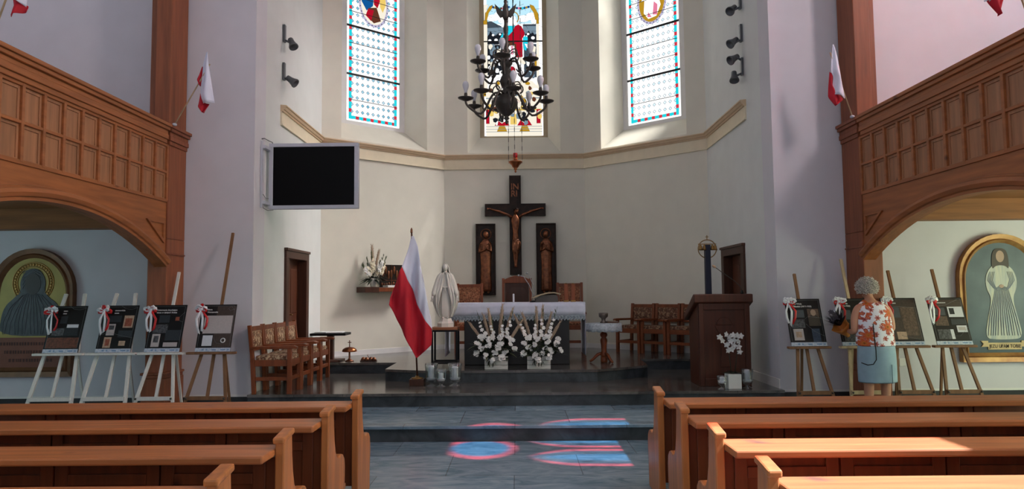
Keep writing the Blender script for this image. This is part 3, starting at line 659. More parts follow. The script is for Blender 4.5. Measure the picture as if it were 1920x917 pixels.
# ------------------------------------------------------------------ galleries and posts
def gallery(s, side, lab):
    X = lambda x: s*x
    # posts: timber from floor to roof
    for k, (y0, y1) in enumerate(((8.82, 9.285),)):
        zf = .17
        r = thing('wooden_post', ('brown timber post under the gallery beside the %s' % ('white easels' if s < 0 else 'woman in the floral blouse')) , 'post', (0, 0, zf))
        b = MB(); b.box(X(4.27), X(4.51), y0, y1, 0, 2.3-zf); b.box(X(4.255), X(4.525), y0-.015, y1, 2.1-zf, 2.12-zf); b.box(X(4.27), X(4.51), y0, y1, 2.3-zf, 3.47-zf); b.build('lower_shaft', post_w, r, bevel=.01)
        b = MB(); b.box(X(4.245), X(4.54), y0-.03, y1, 0, .42); b.box(X(4.255), X(4.53), y0-.02, y1, .42, .46); b.box(X(4.235), X(4.55), y0-.04, y1, .46, .49); b.build('plinth', post_w, r, bevel=.008)
        b = MB(); b.box(X(4.27), X(4.47), y0, y1-.02, 3.71-zf, TOP-zf); b.build('upper_shaft', post_w, r, bevel=.01)
        b = MB(); b.box(X(4.47), X(4.56), y0+.06, y1-.04, 3.71-zf, TOP-zf); b.build('batten', post_w, r, bevel=.008)
        b = MB(); 
        for o, za, zb in ((.012, 3.47, 3.52), (.03, 3.52, 3.58), (.022, 3.58, 3.63), (.05, 3.63, 3.67), (.07, 3.67, 3.71)): b.box(X(4.27-o), X(4.51+o), y0-o, y1, za-zf, zb-zf)
        b.build('capital', post_w, r, bevel=.006)
    r = thing('gallery_balcony', lab, 'gallery', (0, 0, 0))
    Y0, Y1 = 4.36, 8.82
    b = MB()
    for o, za, zb in ((.012, 3.47, 3.52), (.03, 3.52, 3.58), (.022, 3.58, 3.63), (.05, 3.63, 3.67), (.07, 3.67, 3.71)): b.box(X(4.27-o), X(4.48), Y0, Y1-.075, za, zb)
    b.build('handrail', gal_w, r, bevel=.006)
    b = MB(); b.box(X(4.31), X(4.44), Y0, Y1, 2.77, 3.47); b.build('backing_board', gal_p, r)
    p = .29; ys = [Y1-.02-p*i for i in range(int((Y1-Y0)/p)+1)]
    b = MB()
    for z0, z1 in ((2.75, 2.79), (3.105, 3.135), (3.44, 3.47)): b.box(X(4.275), X(4.34), ys[-1], Y1, z0, z1)
    for y in ys: b.box(X(4.272), X(4.34), y-.02, y+.02, 2.77, 3.47)
    b.build('panel_frame', gal_w, r, bevel=.004)
    for i in range(len(ys)-1):
        for z0, z1 in ((2.79, 3.105), (3.135, 3.44)):
            y1, y0 = ys[i]-.02, ys[i+1]+.02
            b = MB(); b.box(X(4.296), X(4.34), y0, y0+.028, z0, z1); b.box(X(4.296), X(4.34), y1-.028, y1, z0, z1); b.box(X(4.296), X(4.34), y0+.028, y1-.028, z1-.03, z1); b.box(X(4.296), X(4.34), y0+.028, y1-.028, z0, z0+.012)
            b.box(X(4.305), X(4.34), y0+.028, y1-.028, z0+.012, z1-.03); b.build('panel', gal_p, r, bevel=.003)
    b = MB(); b.box(X(4.29), X(4.44), Y0, Y1, 2.565, 2.75); b.build('fascia', gal_w, r, bevel=.004)
    # arch spandrels between the posts
    def arch(yc, half, rise, zc, n=28):
        R = (half*half+rise*rise)/(2*rise); return [(yc+half*(2*i/n-1), zc-R+math.sqrt(R*R-(half*(2*i/n-1))**2)) for i in range(n+1)]
    for yc, ha, y0, y1 in ((6.76, 2.06, 4.7, 8.82),):
        A = arch(yc, ha, .52, 2.47)
        if A[-1][0] < y1-.001: A.append((y1, A[-1][1]))
        b = MB(); b.prism([(y0, 2.57)]+[(y0, A[0][1])]+A[1:-1]+[(y1, A[-1][1]), (y1, 2.57)], X(4.29), X(4.42), 'yz'); b.build('spandrel', gal_w, r)
        b = MB(); n = len(A)
        prof = [(.0, .0), (-.025, .0), (-.025, .03), (-.045, .04), (-.06, .075), (-.045, .11), (-.02, .12), (-.02, .135), (.0, .14)]
        V = []
        for i, (y, z) in enumerate(A):
            q = A[min(i+1, n-1)], A[max(i-1, 0)]; t = Vector((q[0][0]-q[1][0], q[0][1]-q[1][1])).normalized(); nn = Vector((-t.y, t.x))
            for o, h in prof: V.append((X(4.29+o), y+nn.x*h, z+nn.y*h))
        k = len(prof); b.add(V, [(i*k+j, i*k+(j+1) % k, (i+1)*k+(j+1) % k, (i+1)*k+j) for i in range(n-1) for j in range(k)]+[tuple(range(k)), tuple(range((n-1)*k, n*k))], smooth=False); b.build('arch_moulding', gal_w, r)
        for e in (1, -1):
            ye = yc+e*(ha-.07); tri = [(ye, 2.50), (ye, 2.24), (ye-e*.42, 2.50)]
            b = MB(); tri2 = [(ye-e*.025, 2.478), (ye-e*.025, 2.295), (ye-e*.335, 2.478)]
            V = [(X(x), y, z) for x in (4.268, 4.292) for y, z in tri+tri2]
            F = [(0, 1, 4, 3), (1, 2, 5, 4), (2, 0, 3, 5)]+[(6+a, 6+b_, b_, a) for a, b_ in ((0, 1), (1, 2), (2, 0), (3, 4), (4, 5), (5, 3))]
            b.add(V, F); b.build('corner_moulding', gal_w, r)
    b = MB(); b.box(X(4.57), X(7.88), Y0, 9.05, 2.72, 2.84); b.box(X(4.42), X(4.57), Y0, 8.81, 2.72, 2.84); b.build('gallery_deck', beam_w, r)
    b = MB(); b.box(X(4.30), X(4.53), 4.35, 4.70, 0, 2.57); b.build('inner_post', post_w, r, bevel=.01)
    b = MB(); b.box(X(4.53), X(7.88), 9.06, 9.28, 2.46, 2.84); struct(b.build('trim_%d' % (5 if s < 0 else 6), beam_w))
gallery(-1, 'left', 'carved brown gallery front with square panels above the icon on gold')
gallery(1, 'right', 'dark brown gallery front with square panels above the blue painting')

# ------------------------------------------------------------------ pews
def pew_proto(side):
    """origin: aisle edge of the end panel at its cap centre, z=0; bench runs to -x for side=-1, +x for side=1"""
    r = thing('church_pew', '', 'pew', (0, 0, 0), 0, 'rows of wooden church pews')
    s = side; X = lambda a: s*a; LN = 3.0
    prof = [(-.07, 0), (-.075, .25), (-.075, .5), (-.072, .80), (.068, .825), (.078, .70), (.095, .60), (.125, .52), (.165, .475), (.205, .458), (.245, .462), (.29, .468), (.335, .455), (.375, .42), (.392, .36), (.388, .27), (.372, .16), (.368, 0)]
    b = MB(); b.prism(prof, X(.008), X(.058), 'yz'); b.build('end_panel', pew_end_w, r, bevel=.008)
    b = MB(); b.prism([(-.092, .782), (-.094, .816), (.090, .843), (.094, .81)], X(0), X(.066), 'yz'); b.build('end_cap', pew_end_w, r, bevel=.01)
    b = MB(); b.box(X(.058), X(LN), -.265, .05, .716, .757); b.build('book_ledge', pew_w, r, bevel=.01)
    b = MB(); b.box(X(.058), X(LN), -.02, .025, .12, .70); b.build('back_board', pew_dark, r)
    b = MB()
    for i in range(5):
        x0 = .12+i*.58
        for (a0, a1, z0, z1) in ((x0, x0+.07, .15, .7), (x0+.50, x0+.57, .15, .7), (x0+.07, x0+.50, .15, .22), (x0+.07, x0+.50, .56, .62)): b.box(X(a0), X(a1), -.038, -.018, z0, z1)
    b.build('back_frame', pew_dark, r, bevel=.004)
    b = MB(); b.box(X(.065), X(LN), .02, .40, .40, .44); b.box(X(.065), X(LN), .36, .385, .30, .40); b.build('seat', pew_w, r, bevel=.008)
    b = MB(); b.box(X(.065), X(LN), -.36, -.22, .16, .20); 
    for a in (.4, 1.5, 2.6): b.box(X(a), X(a+.05), -.34, -.02, 0, .16)
    b.build('kneeler', pew_w, r, bevel=.006)
    b = MB(); b.prism(prof, X(LN), X(LN+.06), 'yz'); b.build('end_panel', pew_end_w, r, bevel=.008)
    return r
lab_l = ['wooden pew nearest the altar on the side of the white easels', 'wooden pew second from the altar steps on the television side', 'wooden pew third from the altar on the television side', 'nearest left pew, only its end cap and ledge in view']
lab_r = ['wooden pew nearest the altar on the side of the woman', 'wooden pew second from the altar steps on the lectern side', 'wooden pew third from the altar with its ledge in sunlight', 'nearest right pew, its ledge sunlit at the bottom corner']
for s, pos, labs in ((-1, [(-1.175, 5.645), (-1.195, 4.855), (-1.215, 4.015), (-1.215, 3.155)], lab_l), (1, [(1.10, 5.67), (1.10, 4.875), (1.105, 4.065), (1.104, 3.23)], lab_r)):
    pr = pew_proto(s)
    for i, (x, y) in enumerate(pos):
        o = pr if i == 0 else dup(pr, (x, y, 0))
        o.location = (x, y, 0); o['label'] = labs[i]

# ------------------------------------------------------------------ armchairs
def armchair(w, top=.87, d=.50, tap=tap_m, seatz=.44, arm=.60, crest=False, nm='armchair'):
    r = thing(nm, '', 'armchair'); h = w/2-.025
    for s in (-1, 1):
        b = MB(); b.box(s*h-.025, s*h+.025, -d/2, -d/2+.055, 0, arm-.03); b.build('leg', chair_w, r, bevel=.005)
        b = MB(); b.bar((s*h, d/2-.025, 0), (s*h, d/2+.0, seatz), .05, .05); b.bar((s*h, d/2, seatz), (s*h, d/2+.045, top), .05, .045); b.build('leg', chair_w, r, bevel=.005)
        b = MB(); b.prism([(-d/2-.07, arm-.03), (-d/2-.075, arm-.005), (-d/2-.03, arm+.01), (d/2+.02, arm), (d/2+.02, arm-.035), (-d/2, arm-.03)], s*h-.031, s*h+.031, 'yz'); b.build('armrest', chair_w, r, bevel=.006)
        b = MB(); b.box(s*h-.012, s*h+.012, -d/2+.05, d/2-.04, .17, .215); b.box(s*h-.014, s*h+.014, -d/2+.05, d/2-.03, seatz-.09, seatz-.01); b.build('side_rail', chair_w, r, bevel=.004)
    b = MB(); b.box(-h, h, -d/2+.012, -d/2+.04, seatz-.09, seatz-.01); b.box(-h, h, -d/2+.015, -d/2+.04, .17, .22); b.build('front_rail', chair_w, r, bevel=.004)
    b = MB(); b.box(-h+.01, h-.01, -d/2+.03, d/2-.03, seatz-.02, seatz+.045); b.build('seat_cushion', tap, r, bevel=.02)
    b = MB()
    y = d/2+.025
    if crest: b.prism([(-h, top-.09)]+[(-h+2*h*i/12, top-.03+.075*math.sin(PI*i/12)) for i in range(13)]+[(h, top-.09)], y-.02, y+.03, 'xz')
    else: b.box(-h, h, y-.005, y+.032, top-.075, top-.015)
    b.build('top_rail', chair_w, r, bevel=.004)
    b = MB(); b.box(-h, h, y-.02, y+.015, seatz+.10, seatz+.15); b.build('back_rail', chair_w, r, bevel=.004)
    b = MB(); z0, z1 = seatz+.15, top-.075
    b.grid(lambda u, v: ((u-.5)*2*(h-.03), y-.012+.03*v-.025*(1-(2*u-1)**4)*(1-(2*v-1)**4), z0+(z1-z0)*v), 10, 10); b.box(-h+.03, h-.03, y-.005, y+.02, z0, z1); b.build('back_cushion', tap, r)
    return r
a = armchair(.46, .87, .50)
for i, l in enumerate(['tapestry armchair nearest the pews against the left chancel wall', 'second tapestry armchair from the pews along the left chancel wall', 'third tapestry armchair from the pews by the left chancel door', 'tapestry armchair nearest the small side table with papers']):
    o = a if i == 0 else dup(a, (0, 0, 0)); o.location = (-3.08, 9.40+.475*i, .34); o.rotation_euler = (0, 0, PI/2); o['label'] = l; o['group'] = 'armchairs by the left wall'
c = armchair(.50, .87, .50, tap=tapestry('dark_tapestry', (150, 120, 92), (86, 44, 34)))
for i, (u, l) in enumerate(((1.36, 'tapestry armchair by the lace covered table, first of three'), (.84, 'middle tapestry armchair of three by the right apse wall'), (.32, 'tapestry armchair half hidden behind the lectern'))):
    o = c if i == 0 else dup(c, (0, 0, 0)); x, y = 3.40-.746*u-.666*.34, 12.47+.666*u-.746*.34
    o.location = (x, y, .51); o.rotation_euler = (0, 0, -.729); o['label'] = l; o['group'] = 'armchairs by the right apse wall'
e = armchair(.50, 1.27, .50, tap=tap_red, seatz=.5, arm=.72); e.location = (-.86, 13.35, .51); e['label'] = 'high backed tapestry chair behind the altar beside the white statue'
o = dup(e, (1.02, 13.3, .51), 0, 'high backed wooden chair behind the altar at its right end')
e = armchair(.56, 1.36, .52, tap=dark_w, seatz=.5, arm=.72, crest=True, nm='celebrant_chair'); e.location = (.03, 13.3, .51); e['label'] = 'tall wooden presiding chair with curved top below the crucifix'

# ------------------------------------------------------------------ altar and what stands on it
t = thing('altar', 'dark altar block carrying a table top under the white cloth', 'altar', (0, 10.95, .51))
b = MB(); b.box(-.77, .82, 0, .68, 0, .86); b.build('block', mat('altar_stone', (24, 21, 21), .4, var=.3), t, bevel=.01)
b = MB(); b.box(-1.03, 1.04, -.03, .74, .86, .925); b.build('table_top', dark_w, t, bevel=.006)
t = thing('altar_cloth', 'white altar cloth with a lace edge draped over the altar', 'altar cloth', (0, 10.95, .51))
b = MB(); x0, x1 = -1.055, 1.06
b.grid(lambda u, v: (x0+(x1-x0)*u, -.055+.82*v, .932), 12, 4)
b.grid(lambda u, v: (x0+(x1-x0)*u, -.055-.008*math.sin(u*60)*v, .932-.19*v), 60, 3)
b.grid(lambda u, v: (x0, -.055+.82*u, .932-.80*v), 10, 8); b.grid(lambda u, v: (x1, -.055+.82*u, .932-.80*v), 10, 8)
b.build('linen', cloth_w, t, solid=.003)
b = MB(); n = 44
for i in range(n):
    xa, xb = x0+(x1-x0)*i/n, x0+(x1-x0)*(i+1)/n; zt, zb = .742, .67
    b.poly([(xa, -.06, zt), (xb, -.06, zt), (xb, -.06, zb+.02), ((xa+xb)/2, -.062, zb-.012), (xa, -.06, zb+.02)])
    xm = (xa+xb)/2
    b.bar((xm-.018, -.066, zt-.01), (xm+.012, -.066, (zt+zb)/2), .008, .004, 1); b.bar((xm+.012, -.066, (zt+zb)/2), (xm-.018, -.066, zb+.005), .008, .004, 1)
b.build('lace_edge', [lace_m, mat('lace_dark', (96, 106, 116), .9)], t)
t = thing('microphone', 'gooseneck microphone pair on the altar beside the open missal', 'microphone', (.28, 11.2, 1.442))
b = MB(); b.lathe([(.05, 0), (.05, .015), (.03, .025)], 14); b.build('base', blackmetal, t)
for dx, p in ((0, [(0, 0, .02), (.0, 0, .12), (-.05, 0, .26), (-.14, 0, .40), (-.22, 0, .42)]), (.03, [(.03, 0, .02), (.03, 0, .14), (.0, 0, .28), (-.05, -.0, .40), (-.09, 0, .45)])):
    b = MB(); b.tube(p, .006, 6); b.ell(p[-1], (.02, .016, .016)); b.build('gooseneck', mat('steel_grey', (150, 150, 150), .3, .8), t)
t = thing('missal', 'open missal leaning on a low stand on the altar', 'book', (.50, 11.25, 1.442))
b = MB(); b.prism([(-.18, 0), (-.18, .05), (-.1, .10), (.12, .12), (.16, .10), (.17, 0)], -.10, .10, 'xz'); b.build('stand', mat('stand_grey', (70, 66, 62), .6), t, bevel=.006)
b = MB(); b.grid(lambda u, v: (-.24+.45*u, -.12+.24*v, .05+.085*math.sin(min(1, u*1.25)*PI*.55)-.04*max(0, u-.8)*3+.012), 14, 2); b.build('pages', mat('page_cream', (176, 156, 126), .8), t, solid=.02)
for x, n in ((.80, 'left'), (.91, 'right')):
    t = thing('wooden_candlestick', 'square wooden candlestick on the altar, %s' % ('the one closer to the missal' if n == 'left' else 'the one at the altar end'), 'candlestick', (x, 11.3, 1.442), group='wooden candlesticks at the altar end')
    b = MB(); b.box(-.032, .032, -.032, .032, .03, .28); b.build('shaft', chair_w, t, bevel=.006)
    b = MB(); b.box(-.04, .04, -.04, .04, .0, .03); b.build('foot', brass, t, bevel=.006)
    b = MB(); b.lathe([(.022, .28), (.026, .29), (.02, .295)], 12); b.build('socket', brass, t)
t = tag(MB().lathe([(.014, 0), (.014, .13), (.004, .138)], 12).build('altar_candle', wax), 'short white candle standing in the middle of the altar', 'candle'); t.location = (-.02, 11.15, 1.442)

# ------------------------------------------------------------------ flowers
def blossom(b, c, r, n=6, mi=0, up=Vector((0, -1, .4)), rnd=random):
    up = (up+Vector((rnd.uniform(-.5, .5), rnd.uniform(-.2, .3), rnd.uniform(-.4, .5)))).normalized()
    x = up.orthogonal().normalized(); y = up.cross(x); c = Vector(c)
    for i in range(n):
        a = 2*PI*i/n; d = x*math.cos(a)+y*math.sin(a); w = (x*-math.sin(a)+y*math.cos(a))*r*.36
        b.add([c, c+d*r*.55+w+up*r*.22, c+d*r+up*r*.12*rnd.uniform(.3, 2), c+d*r*.55-w+up*r*.22], [(0, 1, 2, 3)], mi, True)
    b.ell(c+up*r*.1, r*.2, 6, 4, mi)
def leaf(b, a, d, L, w, mi=0, droop=.2):
    a = Vector(a); d = Vector(d).normalized(); sd = d.cross(Vector((0, 0, 1)))
    if sd.length < .1: sd = Vector((1, 0, 0))
    sd.normalize(); V = []
    for i in range(6):
        t = i/5; p = a+d*L*t-Vector((0, 0, droop*L*t*t)); q = w*math.sin(PI*min(1, .12+t*.88))
        V += [p-sd*q, p+sd*q]
    b.add(V, [(2*i, 2*i+1, 2*i+3, 2*i+2) for i in range(5)], mi, True)
def gladiolus(parent, base, tip, rnd, m=petal_w, name='gladiolus', k=9, sz=.05):
    base, tip = Vector(base), Vector(tip); b = MB(); b.tube([base, (base+tip)/2+Vector((.01, 0, 0)), tip], [.006, .005, .002], 5, 1)
    for i in range(k):
        t = .35+.6*i/k; p = base.lerp(tip, t); r = sz*(1.15-.95*max(0, (t-.4)/.6))
        if t < .72: blossom(b, p+Vector((rnd.uniform(-.02, .02), -.02, 0)), r, 6, 0, rnd=rnd)
        else: leaf(b, p, (rnd.uniform(-.3, .3), -.2, 1), .06, .008, 1, 0)
    return b.build(name, [m, leaf_g], parent)
def pampas(parent, base, tip, rnd, w=.03):
    base, tip = Vector(base), Vector(tip); b = MB(); k = 12
    pts = [base.lerp(tip, i/k) for i in range(k+1)]; rad = [.004 if i < 3 else w*math.sin(PI*min(1, (i-2)/(k-1.6)))**.8+.003 for i in range(k+1)]
    b.tube(pts, rad, 8)
    ax = (tip-base).normalized()
    for i in range(90):
        t = rnd.uniform(.25, .98); p = base.lerp(tip, t); a = rnd.uniform(0, 2*PI); rr = rad[int(t*k)]; d = Vector((math.cos(a), math.sin(a), 0)); q = p+d*rr*.8
        b.add([q, q+ax*.05+d*.016, q+ax*.03+d*.004], [(0, 1, 2)])
    return b.build('pampas_plume', pampas_m, parent)
def bouquet(x, label, seed, spread):
    rnd = random.Random(seed)
    t = thing('flower_arrangement', label, 'flower arrangement', (x, 10.36, .51), group='flower boxes in front of the altar')
    b = MB(); 
    for k in range(3): b.box(-.165, .165, -.075, .075, .062*k+.002, .062*k+.06)
    b.build('planter_box', mat('white_box_wood', (196, 196, 190), .7, var=.12, scale=12, stretch=(1, 6, 6)), t, bevel=.004)
    b = MB()
    for i in range(320):
        a = rnd.uniform(0, 2*PI); el = rnd.uniform(-.25, 1.2); d = Vector((math.cos(a)*math.cos(el)*1.2, math.sin(a)*math.cos(el)*.6-.35, math.sin(el)))
        o = Vector((rnd.uniform(-.2, .2)+spread*.04, rnd.uniform(-.05, .05), .2+rnd.uniform(0, .16))); leaf(b, o, d, rnd.uniform(.1, .22), rnd.uniform(.012, .026), 0 if i % 3 else 1, .3)
    b.ell((spread*.03, 0, .27), (.25, .1, .12), 10, 6)
    b.build('foliage', [leaf_d, leaf_g], t)['kind'] = 'stuff'
    # large white blooms on the mound
    for i in range(17):
        a = i*2.4; q = math.sqrt((i+.5)/17); px, pz = math.cos(a)*q*.33, .31+math.sin(a)*q*.19
        b = MB(); c0 = Vector((px+spread*.03, -.13+.16*(abs(px)/.36)**2+.05*(pz-.3), pz))
        for k in range(6): blossom(b, c0+Vector((rnd.uniform(-.03, .03), rnd.uniform(-.02, .01), rnd.uniform(-.026, .026))), rnd.uniform(.022, .040), 7, 0, rnd=rnd)
        b.build('white_bloom', petal_w, t)
    for i in range(4):
        ax = -.30+.2*i+rnd.uniform(-.04, .04); gladiolus(t, (ax*.3, .03, .25), (ax*.95, -.02+rnd.uniform(-.03, .03), .80+rnd.uniform(-.05, .12)), rnd, k=7, sz=.036)
    for i in range(6):
        ax = -.30+.12*i+rnd.uniform(-.03, .03); pampas(t, (ax*.35, .05, .28), (ax*1.25+rnd.uniform(-.03, .03), .04, .95-abs(ax)*.7+rnd.uniform(-.10, .06)), rnd, rnd.uniform(.013, .022))
    for i in range(3):
        b = MB(); p = Vector((rnd.uniform(-.12, .12), -.08, .2))
        for k in range(6): leaf(b, p+Vector((0, -.005*k, -.02*k)), (rnd.uniform(-1, 1), -.2, -.6), .06, .01, 0, .2)
        b.build('trailing_leaves', leaf_d, t)
bouquet(-.27, 'white flower box with pampas plumes before the altar, nearer the statue', 11, -1)
bouquet(.335, 'white flower box with pampas plumes before the altar, nearer the lectern', 23, 1)

# ------------------------------------------------------------------ crucifix and reliefs
t = thing('crucifix', 'tall dark bronze crucifix with a figure on the rear apse wall', 'crucifix', (.012, 14.20, 1.95))
b = MB(); b.prism([(-.115, 0), (.115, 0), (.115, 1.16), (.60, 1.16), (.60, 1.405), (.115, 1.405), (.115, 1.97), (-.115, 1.97), (-.115, 1.405), (-.60, 1.405), (-.60, 1.16), (-.115, 1.16)], -.05, .045, 'xz'); b.build('cross', bronze_dk, t, bevel=.008)
b = MB()
for x0, x1, z0, z1 in ((-.6, .6, 1.16, 1.175), (-.6, .6, 1.39, 1.405)):
    for s in (-1, 1): b.box(s*.115, s*.6, -.062, -.045, z0, z1)
for s in (-1, 1): b.box(s*.105, s*.115, -.062, -.045, 0, 1.16); b.box(s*.105, s*.115, -.062, -.045, 1.405, 1.97); b.box(s*.59, s*.6, -.062, -.045, 1.175, 1.39)
b.build('raised_edge', bronze_dk, t)
text('inscription', 'IN', .17, bronze, t, (-.088, -.052, 1.69), ext=.006, sx=.95, bold=.003); text('inscription', 'RI', .17, bronze, t, (-.088, -.052, 1.55), ext=.006, sx=.95, bold=.003)
def skinned(name, joints, edges, m, parent, roots=(0,), sub=1):
    me = bpy.data.meshes.new(name); me.from_pydata([j[:3] for j in joints], edges, []); me.materials.append(m)
    o = bpy.data.objects.new(name, me); COL.objects.link(o)
    if parent: o.parent = parent
    q = o.modifiers.new('skin', 'SKIN'); q.use_smooth_shade = True
    if not me.skin_vertices: 
        bpy.context.view_layer.objects.active = o
    sv = me.skin_vertices[0].data if me.skin_vertices else None
    if sv:
        for i, j in enumerate(joints):
            rr = j[3]; sv[i].radius = rr if isinstance(rr, tuple) else (rr, rr)
            sv[i].use_root = i in roots
    q = o.modifiers.new('sub', 'SUBSURF'); q.levels = q.render_levels = sub
    return o
def corpus(parent):
    b = MB(); y = -.085
    # torso, hips cloth, legs, arms, head in bronze
    b.lathe([(.03, .62), (.055, .66), (.062, .72), (.05, .80), (.055, .88), (.07, .97), (.085, 1.06), (.075, 1.13), (.035, 1.17), (.022, 1.20)], 14, (0, y, 0), sy=.62, fold=lambda a, t_: 1+.04*math.sin(6*a))
    for s in (-1, 1):
        b.tube([(s*.03, y, .68), (s*.04, y-.035, .52), (s*.028, y-.03, .48), (s*.016, y-.01, .30), (s*.01, y-.02, .20), (s*.012, y-.045, .15)], [.042, .036, .03, .026, .017, .014], 9)
        b.tube([(s*.06, y, 1.13), (s*.17, y, 1.19), (s*.28, y, 1.235), (s*.30, y, 1.245), (s*.44, y, 1.285), (s*.49, y, 1.30)], [.03, .026, .022, .024, .016, .012], 8)
        b.ell((s*.505, y, 1.305), (.024, .01, .014), 8, 5)
        for k in range(5):
            a = -.5+.25*k; p = Vector((s*.52, y-.002, 1.307)); b.tube([p, p+Vector((s*.026*math.cos(a), -.012, .026*math.sin(a))), p+Vector((s*.036*math.cos(a), -.026, .034*math.sin(a)-.006))], [.0055, .005, .004], 5)
    b.ell((.022, y-.045, 1.245), (.043, .05, .06), 12, 9, R=Matrix.Rotation(.35, 3, 'Y') @ Matrix.Rotation(.4, 3, 'X'))
    b.ell((.03, y-.092, 1.232), (.009, .012, .014), 6, 4)
    return b.build('figure', bronze, parent)
corpus(t)
b = MB(); b.lathe([(.068, .70), (.062, .62), (.066, .54), (.072, .46), (.05, .40)], 18, (.002, -.088, 0), sy=.7, fold=lambda a, q: 1+.10*math.sin(7*a+q)); b.tube([(.05, -.1, .68), (.085, -.11, .62), (.08, -.1, .5)], [.02, .022, .01], 7); b.build('loincloth', bronze, t)
b = MB(); b.tube([(.022+.05*math.cos(i*PI/8), -.13+.052*math.sin(i*PI/8), 1.285+.012*math.sin(i*2.3)) for i in range(16)], .009, 5, closed=True)
for i in range(14): a_ = i*PI/7; b.bar((.022+.05*math.cos(a_), -.13+.05*math.sin(a_), 1.287), (.022+.07*math.cos(a_+.3), -.13+.07*math.sin(a_+.3), 1.305), .004, .004)
b.ell((.015, -.12, 1.272), (.047, .045, .045), 10, 7); b.build('hair', bronze_dk, t)
def relief(x, label, flip):
    t = thing('relief_panel', label, 'relief panel', (x, 14.2, 1.555), group='bronze reliefs beside the crucifix')
    b = MB(); b.box(-.195, .195, -.02, .05, 0, 1.41)
    for s in (-1, 1): b.box(s*.17, s*.195, -.05, -.02, 0, 1.41)
    b.box(-.17, .17, -.05, -.02, 0, .03); b.box(-.17, .17, -.05, -.02, 1.38, 1.41); b.build('panel', bronze_dk, t, bevel=.006)
    f = -1 if flip else 1; b = MB(); y = -.02
    b.lathe([(.10, .07), (.115, .12), (.105, .35), (.10, .60), (.11, .80), (.12, .93), (.115, 1.02), (.06, 1.09), (.035, 1.12)], 26, (f*.0, y, 0), sy=.42, fold=lambda a, q: 1+(.13*math.sin(9*a+3*q)+.07*math.sin(17*a-4*q))*(1-.6*q))
    b.ell((f*.01, y-.05, 1.19), (.055, .045, .07), 12, 8, R=Matrix.Rotation(-f*.35, 3, 'Y')); b.ell((f*.022, y-.095, 1.175), (.01, .012, .014), 6, 4)
    # folded arms
    b.tube([(-f*.09, y-.02, 1.0), (-f*.115, y-.05, .85), (-f*.02, y-.075, .88), (f*.05, y-.08, .98)], [.035, .034, .026, .016], 8); b.tube([(f*.09, y-.02, 1.0), (f*.10, y-.05, .86), (f*.03, y-.075, .90), (-f*.01, y-.085, .98)], [.034, .032, .024, .015], 8)
    for k in range(5): b.tube([(f*(.052+.006*k), y-.085, .985), (f*(.05+.008*k), y-.088, 1.02+.004*(2-abs(k-2)))], [.006, .0045], 5)
    b.tube([(f*.05, y-.03, .06), (f*.05, y-.07, .045)], [.025, .018], 7); b.tube([(-f*.05, y-.03, .06), (-f*.05, y-.07, .045)], [.025, .018], 7)
    b.build('figure', bronze, t)
    b = MB(); b.tube([(f*.01+.10*math.cos(i*PI/10), y-.012, 1.20+.10*math.sin(i*PI/10)) for i in range(20)], .011, 6, closed=True); b.build('halo', bronze, t)
relief(-.58, 'narrow bronze relief panel at the crucifix side nearer the statue', False)
relief(.615, 'narrow bronze relief panel at the crucifix side nearer the lectern', True)

# ------------------------------------------------------------------ sanctuary lamp and chandelier
t = thing('sanctuary_lamp', 'brass hanging sanctuary lamp with red glass above the crucifix', 'lamp', (.03, 11.0, 3.44))
b = MB(); b.lathe([(.006, 0), (.018, .02), (.008, .035), (.03, .05), (.022, .065), (.05, .09), (.06, .115), (.105, .155), (.112, .17), (.10, .178), (.05, .19), (.035, .20), (.042, .225), (.035, .235)], 24); b.build('bowl', copper, t)
b = MB(); b.lathe([(.028, .235), (.034, .25), (.034, .30), (.03, .305)], 16); b.build('red_cup', red_glass, t)
for k, (dx, dy) in enumerate(((-.105, .02), (.105, .03), (-.01, -.1))):
    b = MB(); x1, y1 = dx*.75, dy*.75; z = .18
    n = 90
    for i in range(n):
        q = i/n; c = Vector((dx+(x1-dx)*q, dy+(y1-dy)*q, .18+6.1*q)); hv = .034
        b.bar(c-Vector((0, 0, hv)), c+Vector((0, 0, hv)), .010 if i % 2 else .004, .004 if i % 2 else .010)
    b.build('chain', iron, t)
t = thing('chandelier', 'two-tier dark iron chandelier with white bulbs before the middle window', 'chandelier', (-.06, 8.0, 3.48))
b = MB(); b.lathe([(.004, 0), (.02, .03), (.012, .05), (.035, .07), (.02, .09), (.045, .11), (.09, .15), (.125, .21), (.13, .25), (.12, .29), (.07, .34), (.04, .36), (.06, .385), (.035, .40), (.06, .45), (.075, .50), (.055, .55), (.035, .58), (.06, .60), (.03, .63), (.05, .67), (.075, .70), (.045, .73), (.03, .76), (.055, .79), (.03, .82), (.05, .85), (.028, .88), (.045, .92), (.024, .96), (.035, 1.0), (.02, 1.04), (.03, 1.10), (.018, 1.16), (.02, 1.2)], 22); b.build('baluster', iron, t)
b = MB(); b.lathe([(.018, 1.2), (.035, 1.24), (.04, 1.29), (.03, 1.36), (.016, 1.40), (.022, 1.42), (.012, 1.46)], 14)
for s in (-1, 1):
    b.add([(s*.02, .0, 1.25), (s*.06, 0, 1.31), (s*.125, 0, 1.40), (s*.10, 0, 1.29), (s*.06, 0, 1.23), (s*.02, -.018, 1.29), (s*.02, .018, 1.29)], [(5, 0, 4), (5, 4, 3), (5, 3, 2), (5, 2, 1), (6, 4, 0), (6, 3, 4), (6, 2, 3), (6, 1, 2), (5, 1, 6)])
b.build('finial', iron, t)
b = MB(); n = 70
for i in range(n):
    c = Vector((0, 0, 1.47+i*.092)); b.bar(c-Vector((0, 0, .05)), c+Vector((0, 0, .05)), .020 if i % 2 else .008, .008 if i % 2 else .020)
b.build('chain', iron, t)
